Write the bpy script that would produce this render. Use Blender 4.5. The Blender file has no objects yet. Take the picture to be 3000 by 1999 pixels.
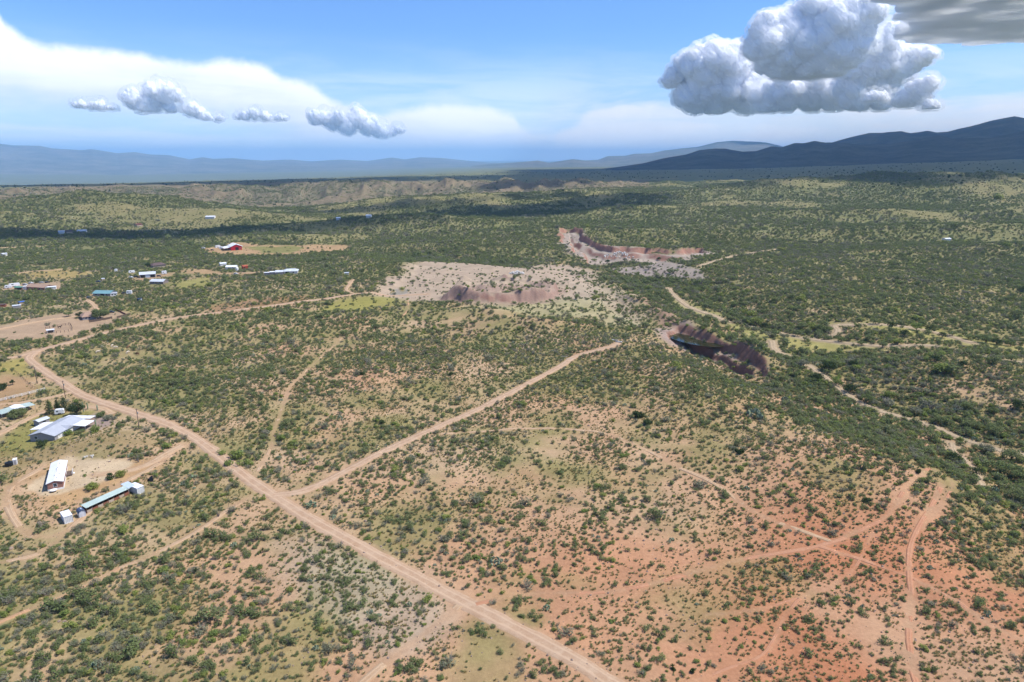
import bpy, bmesh, math, random
import numpy as np
from mathutils import Vector, Matrix
R = math.radians
random.seed(7)
rng = np.random.default_rng(11)
sc = bpy.context.scene
col = sc.collection

# ------------------------------------------------------------------ camera, sun, sky, exposure
CAMZ, PITCH, FPX = 120.0, R(15.0), 2000.0
cam = bpy.data.cameras.new('camera')
cam.lens, cam.sensor_width, cam.clip_start, cam.clip_end = 24.0, 36.0, 1.0, 250000.0
cam_o = bpy.data.objects.new('camera', cam)
cam_o.location = (0, 0, CAMZ)
cam_o.rotation_euler = (R(90) - PITCH, 0, 0)
col.objects.link(cam_o)
sc.camera = cam_o

SUN_EL, SUN_AZ = R(57), R(90)               # azimuth clockwise from +Y
SUN = np.array([math.cos(SUN_EL) * math.sin(SUN_AZ), math.cos(SUN_EL) * math.cos(SUN_AZ), math.sin(SUN_EL)])
sun = bpy.data.lights.new('sun', 'SUN')
sun.energy, sun.angle, sun.color = 4.2, R(0.53), (1.0, 0.955, 0.89)
sun_o = bpy.data.objects.new('sun', sun)
sun_o.rotation_euler = Vector(SUN).to_track_quat('Z', 'Y').to_euler()
sun_o.location = (0, 0, 3000)
col.objects.link(sun_o)

SKY_STRENGTH = 0.106
HAZE_DENSITY, HAZE_COLOR = 4.2e-5, (0.36, 0.64, 1.0)
sc.view_settings.view_transform = 'Standard'
sc.view_settings.look = 'None'
sc.view_settings.gamma = 1.0
sc.view_settings.use_curve_mapping = False
sc.view_settings.exposure = 0.5
sc.cycles.use_denoising = True
sc.cycles.max_bounces = 20
sc.cycles.diffuse_bounces = 3
sc.cycles.volume_bounces = 16
sc.cycles.transparent_max_bounces = 8
sc.cycles.use_adaptive_sampling = True


class NT:
    """Terse node-tree writer."""
    def __init__(s, tree):
        s.t, s.N, s.L = tree, tree.nodes, tree.links

    def put(s, sock, v):
        if isinstance(v, bpy.types.NodeSocket):
            s.L.new(v, sock)
        elif v is not None:
            if hasattr(sock.default_value, '__len__') and not hasattr(v, '__len__'):
                sock.default_value = [v] * len(sock.default_value)
            elif hasattr(sock.default_value, '__len__') and len(sock.default_value) == 4 and len(v) == 3:
                sock.default_value = (*v, 1)
            else:
                sock.default_value = v

    def node(s, typ, **ins):
        n = s.N.new(typ)
        for k, v in ins.items():
            if k.startswith('_'):
                setattr(n, k[1:], v)
        for k, v in ins.items():
            if not k.startswith('_'):
                s.put(n.inputs[k.replace('__', ' ')], v)
        return n

    def m(s, op, a, b=None, c=None, clamp=False):
        n = s.N.new('ShaderNodeMath')
        n.operation, n.use_clamp = op, clamp
        for i, v in enumerate((a, b, c)):
            if v is not None:
                s.put(n.inputs[i], v)
        return n.outputs[0]

    def ss(s, x, lo, hi, olo=0.0, ohi=1.0):
        n = s.N.new('ShaderNodeMapRange')
        n.interpolation_type = 'SMOOTHSTEP'
        for k, v in (('Value', x), ('From Min', lo), ('From Max', hi), ('To Min', olo), ('To Max', ohi)):
            s.put(n.inputs[k], v)
        return n.outputs[0]

    def mix(s, f, a, b, mode='MIX'):
        n = s.N.new('ShaderNodeMix')
        n.data_type, n.blend_type = 'RGBA', mode
        s.put(n.inputs[0], f); s.put(n.inputs[6], a); s.put(n.inputs[7], b)
        return n.outputs[2]

    def noise(s, vec, scale, detail=4, rough=0.55, dim='3D', dist=0.0):
        n = s.N.new('ShaderNodeTexNoise')
        n.noise_dimensions = dim
        for k, v in (('Vector', vec), ('Scale', scale), ('Detail', detail), ('Roughness', rough), ('Distortion', dist)):
            s.put(n.inputs[k], v)
        return n.outputs[0]

    def vec(s, x, y, z):
        n = s.N.new('ShaderNodeCombineXYZ')
        s.put(n.inputs[0], x); s.put(n.inputs[1], y); s.put(n.inputs[2], z)
        return n.outputs[0]

    def curve(s, x, pts):
        n = s.N.new('ShaderNodeFloatCurve')
        c = n.mapping.curves[0]
        while len(c.points) < len(pts):
            c.points.new(0.5, 0.5)
        for p, q in zip(c.points, pts):
            p.location = q
        n.mapping.update()
        s.put(n.inputs['Value'], x)
        return n.outputs[0]


# ------------------------------------------------------------------ pixel rays (photo is 3000 x 1999)
CP, SP = math.cos(PITCH), math.sin(PITCH)


def ray(px, py):
    X = (np.asarray(px, float) - 1500) / FPX
    Y = (999.5 - np.asarray(py, float)) / FPX
    d = np.stack([X + 0 * Y, CP + SP * Y + 0 * X, -SP + CP * Y + 0 * X], -1)
    return d / np.linalg.norm(d, axis=-1, keepdims=True)


def azel(px, py):
    d = ray(px, py)
    return np.arctan2(d[..., 0], d[..., 1]), np.arcsin(d[..., 2])


def to_px(x, y, z):
    dz = z - CAMZ
    f = y * CP - dz * SP
    u = y * SP + dz * CP
    f = np.where(f > 1, f, 1)
    return 1500 + FPX * x / f, 999.5 - FPX * u / f


# ------------------------------------------------------------------ world sky
def build_world():
    w = bpy.data.worlds.new('World')
    sc.world = w
    w.use_nodes = True
    t = NT(w.node_tree)
    t.N.clear()
    sky = t.N.new('ShaderNodeTexSky')
    sky.sky_type = 'NISHITA'
    sky.sun_disc = False
    sky.sun_elevation, sky.sun_rotation = SUN_EL, SUN_AZ
    sky.altitude, sky.air_density, sky.dust_density, sky.ozone_density = 1200, 1.0, 0.4, 2.0
    tc = t.N.new('ShaderNodeTexCoord')
    sep = t.N.new('ShaderNodeSeparateXYZ')
    t.L.new(tc.outputs['Generated'], sep.inputs[0])
    x, y, z = sep.outputs
    az = t.m('ARCTAN2', x, y)
    el = t.m('ARCSINE', z)
    A0, A1, E1 = -0.8, 0.8, 0.32
    u = t.m('DIVIDE', t.m('SUBTRACT', az, A0), A1 - A0, clamp=True)

    def cpts(pp):
        out = []
        for px, py in pp:
            a, e = azel(px, py)
            out.append((min(max((float(a) - A0) / (A1 - A0), 0), 1), min(max(float(e) / E1, 0), 1)))
        out = [(0.0, out[0][1])] + out + [(1.0, out[-1][1])]
        return out
    p = t.vec(az, el, 0.0)
    nb = t.noise(p, 9.0, 6, 0.6)
    nf = t.noise(p, 38.0, 6, 0.62)
    ps = t.vec(t.m('MULTIPLY', az, 1.0), t.m('MULTIPLY', el, 7.0), 0.3)
    st = t.noise(ps, 5.0, 6, 0.6, dist=0.4)
    # big pale anvil reaching in from the left
    top = t.m('MULTIPLY', t.curve(u, cpts([(-60, -20), (0, 40), (32, 62), (115, 112), (280, 131), (446, 152), (567, 174), (650, 160), (752, 176), (829, 212),
                                           (915, 240), (956, 272), (1052, 312), (1071, 324), (1250, 302), (1383, 300), (1500, 324), (1525, 357), (1595, 385), (1690, 445), (1800, 505), (2400, 520)])), E1)
    bot = t.m('MULTIPLY', t.curve(u, cpts([(-60, 300), (0, 300), (250, 318), (500, 330), (800, 380), (1000, 428), (1300, 448), (1500, 462), (1650, 474), (1800, 512), (2400, 520)])), E1)
    et = t.m('ADD', t.m('MULTIPLY', t.m('SUBTRACT', nf, 0.5), 0.016), t.m('MULTIPLY', t.m('SUBTRACT', nb, 0.5), 0.014))
    dt = t.m('ADD', t.m('SUBTRACT', top, el), et)
    db = t.m('ADD', t.m('SUBTRACT', el, bot), t.m('MULTIPLY', t.m('SUBTRACT', nb, 0.5), 0.05))
    a1 = t.m('MULTIPLY', t.ss(dt, -0.001, 0.014), t.ss(db, -0.022, 0.028))
    shade = t.ss(t.m('ADD', db, t.m('MULTIPLY', t.m('SUBTRACT', st, 0.5), 0.08)), -0.01, 0.06)
    c1 = t.mix(shade, (0.60, 0.68, 0.82), (0.88, 0.91, 0.95))
    # low veil of streaks above the horizon
    veil_h = t.ss(el, 0.17, 0.015)
    veil = t.m('MULTIPLY', veil_h, t.ss(st, 0.36, 0.66, 0.35, 0.95))
    # stratus on the right behind the tall cumulus
    top2 = t.m('MULTIPLY', t.curve(u, cpts([(1200, 520), (1500, 500), (1650, 372), (1690, 348), (1740, 302), (1850, 284), (2050, 292), (2300, 300), (2480, 282), (2700, 286), (3000, 272), (3100, 270)])), E1)
    d2 = t.m('ADD', t.m('SUBTRACT', top2, el), t.m('MULTIPLY', t.m('SUBTRACT', st, 0.5), 0.035))
    a2 = t.m('MULTIPLY', t.ss(d2, -0.002, 0.016), t.ss(st, 0.28, 0.62, 0.6, 0.98))
    c2 = t.mix(nf, (0.70, 0.76, 0.86), (0.84, 0.87, 0.92))
    base = t.mix(1.0, sky.outputs[0], (SKY_STRENGTH * 0.66, SKY_STRENGTH * 0.92, SKY_STRENGTH * 1.30), 'MULTIPLY')
    c = t.mix(veil, base, (0.74, 0.82, 0.94))
    c = t.mix(a2, c, c2)
    c = t.mix(a1, c, c1)
    bg = t.node('ShaderNodeBackground', Color=c, Strength=1.0)
    out = t.N.new('ShaderNodeOutputWorld')
    t.L.new(bg.outputs[0], out.inputs[0])


build_world()


# ------------------------------------------------------------------ numeric noise
def _h(ix, iy, seed):
    n = (ix.astype(np.int64) * 374761393 + iy.astype(np.int64) * 668265263 + seed * 974634777) & 0xFFFFFFFF
    n = ((n ^ (n >> 13)) * 1274126177) & 0xFFFFFFFF
    n = (n ^ (n >> 16)) & 0xFFFFFF
    return n / float(0xFFFFFF)


def vnoise(x, y, seed=0):
    x0, y0 = np.floor(x), np.floor(y)
    fx, fy = x - x0, y - y0
    fx, fy = fx * fx * fx * (fx * (fx * 6 - 15) + 10), fy * fy * fy * (fy * (fy * 6 - 15) + 10)
    a, b = _h(x0, y0, seed), _h(x0 + 1, y0, seed)
    c, d = _h(x0, y0 + 1, seed), _h(x0 + 1, y0 + 1, seed)
    return (a * (1 - fx) + b * fx) * (1 - fy) + (c * (1 - fx) + d * fx) * fy


def fbm(x, y, scale, octv=4, seed=0, gain=0.5):
    s, amp, tot = 0.0, 1.0, 0.0
    x, y = np.asarray(x, float) / scale, np.asarray(y, float) / scale
    for i in range(octv):
        ca, sa = math.cos(i * 0.9 + 0.3), math.sin(i * 0.9 + 0.3)
        s = s + amp * (vnoise(x * ca - y * sa + 17.3 * i, x * sa + y * ca - 9.1 * i, seed + i) - 0.5)
        tot += amp; amp *= gain; x, y = x * 2.03, y * 2.03
    return s / tot * 2           # about -1..1


def ridged(x, y, scale, octv=4, seed=0):
    s, amp, tot = 0.0, 1.0, 0.0
    x, y = np.asarray(x, float) / scale, np.asarray(y, float) / scale
    for i in range(octv):
        ca, sa = math.cos(i * 1.1 + 0.5), math.sin(i * 1.1 + 0.5)
        v = 1 - np.abs(2 * vnoise(x * ca - y * sa + 5.7 * i, x * sa + y * ca + 3.3 * i, seed + 31 + i) - 1)
        s = s + amp * v; tot += amp; amp *= 0.5; x, y = x * 2.1, y * 2.1
    return s / tot               # 0..1


def sstep(a, b, x):
    t = np.clip((x - a) / (b - a), 0, 1)
    return t * t * (3 - 2 * t)


# ------------------------------------------------------------------ terrain height
PROF = {   # photo column: (distance, photo row) seen there; None row = level ground; numbers under 0 as rows = height in metres is never used
    -900: [(1200, None), (1700, 632), (2400, 588), (3000, 556), (4500, 546), (6500, 566), (10000, 556), (14000, 538), (20000, 508), (26000, 478)],
    0: [(1200, None), (1700, 632), (2400, 588), (3000, 556), (4500, 543), (6500, 566), (10000, 552), (14000, 535), (20000, 507), (26000, 478)],
    500: [(1200, None), (1700, 636), (2300, 612), (2500, 600), (2900, 545), (3200, 540), (5000, 533), (6500, 550), (10000, 542), (14000, 530), (20000, 506), (26000, 484)],
    1000: [(1200, None), (1700, 625), (2200, 607), (2350, 598), (2800, 537), (3200, 532), (5500, 520), (7000, 530), (10000, 523), (14000, 513), (20000, 497), (26000, 486)],
    1400: [(1200, None), (1700, 622), (2100, 602), (2300, 588), (2750, 534), (3200, 530), (5000, 512), (8000, 500), (12000, 494), (20000, 487), (26000, 482)],
    1750: [(1200, None), (1700, 608), (2100, 577), (2500, 546), (3000, 533), (4500, 510), (7000, 497), (12000, 491), (20000, 486), (26000, 482)],
    2100: [(1200, None), (1700, 602), (2100, 566), (2500, 541), (3000, 530), (4500, 506), (6500, 493), (12000, 486), (20000, 482), (26000, 480)],
    2500: [(1200, None), (1700, 598), (2200, 552), (2700, 529), (3200, 520), (4500, 496), (6500, 482), (12000, 476), (20000, 474), (26000, 474)],
    3000: [(1200, None), (1700, 592), (2200, 546), (2700, 522), (3200, 510), (4500, 478), (6500, 460), (12000, 455), (20000, 455), (26000, 455)],
    3900: [(1200, None), (1700, 590), (2200, 544), (2700, 520), (3200, 508), (4500, 476), (6500, 458), (12000, 455), (20000, 455), (26000, 455)],
}
LR = np.linspace(math.log(900), math.log(30000), 420)
_azs, _rows = [], []
for cpx, pr in PROF.items():
    _azs.append(float(azel(cpx, 540)[0]))
    rs, zs = [900.0], [0.0]
    for r_, y_ in pr:
        rs.append(r_)
        zs.append(0.0 if y_ is None else CAMZ + r_ * math.tan(float(azel(cpx, y_)[1])))
    _rows.append(np.interp(LR, np.log(rs), zs))
AZ = np.linspace(-1.1, 1.1, 441)
_rows = np.array(_rows)
TAB = np.stack([np.interp(AZ, _azs, _rows[:, j]) for j in range(len(LR))], 1)
_k = np.exp(-0.5 * (np.arange(-24, 25) / 10.0) ** 2); _k /= _k.sum()
TAB = np.apply_along_axis(lambda v: np.convolve(np.pad(v, 24, 'edge'), _k, 'valid'), 0, TAB)
_k2 = np.exp(-0.5 * (np.arange(-9, 10) / 2.2) ** 2); _k2 /= _k2.sum()
TAB = np.apply_along_axis(lambda v: np.convolve(np.pad(v, 9, 'edge'), _k2, 'valid'), 1, TAB)


def flat_pt(px, py):
    d = ray(px, py)
    t = -CAMZ / d[..., 2]
    return d[..., 0] * t, d[..., 1] * t


def seg_dist(x, y, pts):
    """distance to a polyline and the arc length of the nearest point"""
    best = np.full(np.shape(x), 1e9)
    for (ax, ay), (bx, by) in zip(pts[:-1], pts[1:]):
        dx, dy = bx - ax, by - ay
        L2 = dx * dx + dy * dy + 1e-9
        t = np.clip(((x - ax) * dx + (y - ay) * dy) / L2, 0, 1)
        best = np.minimum(best, np.hypot(x - ax - t * dx, y - ay - t * dy))
    return best


def poly_sd(x, y, pts):
    """signed distance, positive inside"""
    pts = list(pts)
    d = seg_dist(x, y, pts + [pts[0]])
    inside = np.zeros(np.shape(x), bool)
    n = len(pts)
    for i in range(n):
        (ax, ay), (bx, by) = pts[i], pts[(i + 1) % n]
        if ay == by:
            continue
        c = ((ay > y) != (by > y)) & (x < (bx - ax) * (y - ay) / (by - ay) + ax)
        inside ^= c
    return np.where(inside, d, -d)


def fp(lst):
    a = np.array(lst, float)
    X, Y = flat_pt(a[:, 0], a[:, 1])
    return list(zip(X.tolist(), Y.tolist()))


WASH = fp([(3300, 1560), (3000, 1400), (2850, 1320), (2700, 1225), (2560, 1170), (2420, 1090), (2330, 1015), (2230, 950), (2120, 905), (1990, 845), (1880, 800), (1780, 775), (1600, 760), (1400, 745), (1200, 735)])
PIT = fp([(1950, 975), (1985, 962), (2060, 985), (2120, 1005), (2190, 1045), (2240, 1066), (2248, 1086), (2205, 1088), (2130, 1070), (2070, 1045), (2000, 1010)])
PITFRONT = fp([(1960, 1008), (2020, 1035), (2090, 1068), (2170, 1098)])
BERM = fp([(1850, 865), (1950, 925), (2050, 975), (2150, 1010), (2230, 1050)])
QUARRY = fp([(1085, 868), (1180, 800), (1200, 772), (1330, 770), (1500, 785), (1650, 775), (1760, 800), (1850, 870), (1880, 950), (1830, 935), (1750, 905), (1600, 893), (1420, 882), (1330, 888), (1230, 882)])
MOUND = fp([(1300, 872), (1345, 842), (1450, 832), (1560, 835), (1620, 845), (1610, 868), (1520, 880), (1400, 885)])
CUT = fp([(1640, 700), (1660, 688), (1700, 696), (1720, 712), (1800, 722), (1880, 726), (1960, 730), (2050, 728), (2080, 742), (2010, 758), (1900, 768), (1760, 772), (1690, 745)])
HILLS = [  # px, py, radius x, radius y (m), height
    (170, 632, 190, 120, 23), (20, 664, 120, 80, 16), (450, 626, 210, 130, 30), (300, 612, 260, 150, 14), (640, 640, 160, 70, 9), (1000, 668, 150, 45, 8), (1190, 612, 260, 150, 26), (1520, 600, 330, 160, 30), (1330, 660, 190, 90, 12), (1250, 668, 160, 70, 9),
    (1730, 585, 300, 200, 18), (1900, 640, 240, 90, 20), (2250, 600, 280, 130, 32), (2600, 590, 300, 140, 34), (2900, 615, 300, 130, 36), (2420, 660, 220, 80, 18), (2130, 680, 190, 70, 13), (2720, 700, 240, 70, 17), (2950, 740, 160, 50, 12),
    (820, 700, 120, 60, 6), (700, 640, 220, 90, 7), (1650, 690, 130, 40, 9), (1850, 700, 160, 45, 9),
    (2070, 1195, 30, 22, 4.5), (2180, 1150, 40, 35, 3), (2700, 1395, 40, 45, 7), (2350, 1350, 75, 60, 4.5), (2450, 1060, 60, 22, 5), (2750, 1090, 120, 36, 5), (1900, 1010, 60, 35, 3.5), (2050, 1090, 60, 30, 3),
    (1480, 960, 40, 14, 4), (1570, 965, 34, 13, 4.5), (1380, 920, 30, 10, 3), (1450, 925, 26, 9, 3), (1690, 880, 26, 12, 3.5), (1640, 830, 26, 12, 3), (1280, 790, 18, 9, 3.5), (1180, 780, 25, 12, 4),
    (330, 1310, 26, 12, 2.5), (1160, 846, 16, 20, -1.6), (1000, 1100, 110, 50, 3), (480, 1120, 90, 45, 2)]
_H = [(*flat_pt(a, b), c, d, e) for a, b, c, d, e in HILLS]
BASE_LOW = None


def H(x, y):
    x, y = np.asarray(x, float), np.asarray(y, float)
    r = np.hypot(x, y)
    az = np.arctan2(x, y)
    fi = np.clip((az - AZ[0]) / (AZ[1] - AZ[0]), 0, len(AZ) - 1.001)
    fj = np.clip((np.log(np.maximum(r, 1)) - LR[0]) / (LR[1] - LR[0]), 0, len(LR) - 1.001)
    i, j = fi.astype(int), fj.astype(int)
    a, b = fi - i, fj - j
    z = (TAB[i, j] * (1 - a) + TAB[i + 1, j] * a) * (1 - b) + (TAB[i, j + 1] * (1 - a) + TAB[i + 1, j + 1] * a) * b
    near = 1 - sstep(1500, 3500, r)
    dw = seg_dist(x, y, WASH)
    wash = 1 - sstep(12, 95, dw)
    rough = 1.0
    for hx, hy, rx, ry, hh in _H:
        q = ((x - hx) / rx) ** 2 + ((y - hy) / ry) ** 2
        g = np.exp(-q)
        if hh > 8:
            g = g * (0.75 + 0.5 * ridged(x, y, rx * 0.5, 3, int(abs(hx)) % 97))
        z = z + hh * g
    z = z - 9 * wash * near
    q = poly_sd(x, y, QUARRY)
    qf = sstep(-4, 14, q)
    amp = (1 - 0.75 * qf)
    far = sstep(700, 2200, r)
    z = z + amp * near * (1.9 * fbm(x, y, 110, 3, 1) + 0.55 * fbm(x, y, 28, 3, 2) + 0.12 * fbm(x, y, 7, 2, 3))
    gull = ridged(x, y, 55, 3, 4)
    z = z + amp * (1 - far) * 1.6 * (gull - 0.6) * sstep(-0.1, 0.5, fbm(x, y, 160, 2, 9))
    mid = sstep(1100, 1900, r) * (1 - sstep(6000, 9000, r))
    z = z + mid * ((12 + 20 * sstep(2050, 2450, r) * (1 - sstep(2700, 3050, r))) * (ridged(x, y, 260, 4, 5) - 0.62) + 3.0 * (ridged(x, y, 70, 3, 6) - 0.6))
    spur = np.exp(-((r - 2620) / 330) ** 2) * sstep(0.33, 0.1, az)
    z = z + spur * (44 * (ridged(az * 2600, r * 0.22, 150, 3, 44) - 0.6) + 16 * (ridged(az * 2600, r * 0.3, 52, 2, 45) - 0.6))
    ff = sstep(9000, 15000, r) * sstep(-0.05, -0.35, az)
    z = z + ff * 70 * (ridged(x, y, 2600, 5, 8) - 0.55)
    # quarry, mound, cuts and pit
    z = z - 2.5 * qf
    mnd = poly_sd(x, y, MOUND) + 11 * fbm(x, y, 26, 4, 12)
    z = z + 12.0 * sstep(-6, 3, mnd) * (0.75 + 0.6 * fbm(x, y, 22, 3, 13)) * (r < 900)
    cut = poly_sd(x, y, CUT) + 16 * fbm(x, y, 45, 3, 14)
    z = z - 15 * (0.55 * sstep(-2, 4, cut) + 0.45 * sstep(12, 19, cut)) * (r > 700) * (r < 1600) + 4 * sstep(0, 10, cut) * np.maximum(fbm(x, y, 40, 2, 15), -0.2) * (r > 700) * (r < 1600)
    bd = seg_dist(x, y, BERM)
    z = z + 6.5 * np.exp(-(bd / 11) ** 2) * (0.8 + 0.9 * fbm(x, y, 24, 3, 16))
    z = z + 2.2 * np.exp(-((mnd + 1) / 6) ** 2) * (ridged(x, y, 11, 3, 41) - .6) * (r < 900) + 4.0 * np.exp(-((cut - 3) / 12) ** 2) * (ridged(x, y, 24, 4, 42) - .6) * (r > 700) * (r < 1600)
    pit = poly_sd(x, y, PIT) + 4.0 * fbm(x, y, 14, 3, 17)
    z = z - 8.5 * (0.5 * sstep(-2.0, 3.0, pit) + 0.5 * sstep(6.5, 11.0, pit)) * (0.6 + 0.75 * vnoise(x / 21, y / 21, 46)) * (r < 700)
    z = z + 2.4 * np.exp(-((pit - 2) / 9) ** 2) * (ridged(x, y, 11, 4, 43) - .6) * (r < 700)
    fd = seg_dist(x, y, PITFRONT)
    z = z - 6.5 * np.exp(-(fd / 19) ** 2)
    return z


def G(px, py):
    """photo pixel -> point of the ground seen there"""
    px, py = np.atleast_1d(np.asarray(px, float)), np.atleast_1d(np.asarray(py, float))
    d = ray(px, py)
    ts = np.geomspace(90, 30000, 420)
    P = ts[None, :, None] * d[:, None, :]
    below = (CAMZ + P[..., 2]) < H(P[..., 0], P[..., 1])
    k = np.argmax(below, 1)
    k = np.where(below.any(1), np.maximum(k, 1), len(ts) - 1)
    lo, hi = ts[k - 1], ts[k]
    for _ in range(2):
        f = np.linspace(0, 1, 26)
        tt = lo[:, None] + (hi - lo)[:, None] * f
        b = (CAMZ + tt * d[:, 2:3]) < H(tt * d[:, 0:1], tt * d[:, 1:2])
        b[:, -1] = True
        k = np.maximum(np.argmax(b, 1), 1)
        i = np.arange(len(k))
        lo, hi = tt[i, k - 1], tt[i, k]
    t = hi
    return np.stack([t * d[:, 0], t * d[:, 1], CAMZ + t * d[:, 2]], 1)


def GP(lst):
    a = np.array(lst, float)
    g = G(a[:, 0], a[:, 1])
    return [(p[0], p[1]) for p in g]


def spline(pts, step):
    P = np.array(pts, float)
    P = np.vstack([2 * P[0] - P[1], P, 2 * P[-1] - P[-2]])
    out = []
    for i in range(1, len(P) - 2):
        p0, p1, p2, p3 = P[i - 1:i + 3]
        n = max(2, int(np.linalg.norm(p2 - p1) / step))
        for k in range(n):
            t = k / n
            out.append(0.5 * ((2 * p1) + (-p0 + p2) * t + (2 * p0 - 5 * p1 + 4 * p2 - p3) * t * t + (-p0 + 3 * p1 - 3 * p2 + p3) * t ** 3))
    out.append(P[-2])
    return np.array(out)


# ------------------------------------------------------------------ roads and trails, as photo pixels
S = lambda r, g, b: tuple(((c / 255) / 12.92 if c / 255 <= 0.04045 else ((c / 255 + 0.055) / 1.055) ** 2.4) for c in (r, g, b))
ROADS = [  # name, width m, pixels
    ('dirt_road', 5.4, [(2010, 2110), (1900, 2055), (1790, 1999), (1700, 1942), (1500, 1835), (1350, 1760), (1200, 1680), (1050, 1600), (900, 1515), (820, 1465), (730, 1405), (640, 1335), (560, 1278), (500, 1248), (400, 1212), (300, 1180), (220, 1148), (160, 1108), (110, 1072), (85, 1048), (110, 1028)]),
    ('dirt_road', 5.0, [(-120, 1062), (0, 1053), (60, 1043), (120, 1026), (200, 1005), (400, 955), (600, 921), (800, 896), (900, 882), (1000, 869), (1100, 860), (1250, 862)]),
    ('dirt_road', 4.4, [(800, 1452), (880, 1441), (950, 1415), (1050, 1362), (1150, 1312), (1250, 1266), (1400, 1200), (1550, 1122), (1650, 1068), (1690, 1042), (1740, 1030), (1790, 1016), (1815, 1005)]),
    ('dirt_track', 1.7, [(1290, 1272), (1400, 1266), (1550, 1256), (1750, 1266), (1850, 1300), (2000, 1376), (2120, 1432), (2190, 1490), (2300, 1540), (2400, 1572), (2440, 1592)]),
    ('dirt_track', 1.5, [(1380, 1775), (1530, 1742), (1700, 1738), (1850, 1725), (2050, 1672), (2200, 1635), (2400, 1602), (2500, 1562), (2600, 1512), (2640, 1450), (2680, 1405), (2720, 1375)]),
    ('dirt_track', 1.4, [(2400, 1602), (2520, 1640), (2660, 1690), (2800, 1760), (2900, 1830), (3050, 1900)]),
    ('dirt_track', 1.6, [(2760, 1420), (2720, 1500), (2680, 1560), (2660, 1640), (2670, 1720), (2665, 1800), (2660, 1900), (2690, 2020)]),
    ('dirt_track', 1.2, [(2720, 1372), (2790, 1410), (2760, 1480), (2700, 1545)]),
    ('dirt_trail', .9, [(2060, 1800), (2200, 1790), (2330, 1755), (2480, 1690), (2560, 1560)]),
    ('dirt_trail', .9, [(2000, 2010), (2180, 1940), (2260, 1900), (2300, 1800), (2390, 1720)]),
    ('dirt_track', 1.5, [(745, 1402), (775, 1345), (795, 1310), (800, 1270), (830, 1190), (850, 1135), (880, 1105), (925, 1062), (960, 1030), (1000, 992)]),
    ('dirt_track', 2.0, [(735, 1452), (660, 1500), (560, 1568), (450, 1625), (350, 1665)]),
    ('dirt_trail', 1.6, [(350, 1665), (240, 1720), (100, 1780), (-60, 1850)]),
    ('dirt_track', 2.6, [(1345, 1775), (1290, 1820), (1200, 1890), (1120, 1950), (1030, 2030)]),
    ('dirt_track', 3.8, [(535, 1305), (480, 1335), (420, 1366), (350, 1385), (280, 1392)]),
    ('dirt_track', 2.5, [(500, 1335), (430, 1380), (370, 1412), (280, 1480), (190, 1560), (110, 1572), (60, 1545), (20, 1475), (30, 1430), (70, 1400), (130, 1370)]),
    ('dirt_track', 2.2, [(190, 1560), (150, 1600), (90, 1630), (-60, 1660)]),
    ('dirt_track', 3.6, [(330, 1215), (270, 1190), (180, 1205), (130, 1205), (60, 1240), (-40, 1290)]),
    ('dirt_track', 3.0, [(210, 1150), (150, 1165), (60, 1180), (-40, 1190)]),
    ('dirt_track', 4.0, [(255, 880), (275, 895), (280, 915), (250, 925), (200, 930), (100, 945), (-60, 975)]),
    ('dirt_track', 3.0, [(1018, 832), (1035, 820), (1020, 838), (1015, 852), (1040, 862)]),
    ('dirt_trail', 1.5, [(1195, 880), (1195, 905), (1180, 925), (1170, 930)]),
    ('dirt_track', 3.0, [(-40, 810), (60, 800), (150, 792), (230, 788)]),
    ('dirt_track', 3.0, [(-40, 728), (60, 725), (190, 720)]),
    ('dirt_track', 3.0, [(620, 805), (720, 800), (790, 798)]),
    ('sandy_wash', 3.4, [(3060, 1345), (2950, 1325), (2860, 1300), (2790, 1275), (2720, 1245), (2640, 1222), (2600, 1212), (2550, 1195), (2480, 1155), (2430, 1115), (2400, 1095), (2370, 1072)]),
    ('sandy_wash', 5.0, [(2340, 1052), (2275, 1030), (2262, 1000)]),
    ('sandy_wash', 2.4, [(2880, 1425), (2862, 1385), (2835, 1355), (2800, 1330), (2790, 1300)]),
    ('sandy_wash', 4.0, [(3060, 1070), (2900, 1050), (2780, 1022), (2700, 1012), (2600, 1015), (2500, 1008), (2430, 1000), (2350, 990), (2270, 972), (2200, 958)]),
    ('sandy_wash', 4.5, [(2440, 985), (2455, 970), (2448, 955), (2530, 952), (2640, 956), (2740, 975), (2850, 1005)]),
    ('sandy_wash', 5.0, [(2135, 945), (2090, 925), (2050, 912), (2010, 895), (1975, 865), (1960, 845)]),
    ('sandy_wash', 5.0, [(2280, 730), (2180, 745), (2110, 762), (2050, 780)]),
]
ROADW = [(n, w, spline(GP(p), 6.0)) for n, w, p in ROADS]
CLEAR_EXTRA = []      # world (x, y, radius): building footprints


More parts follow.
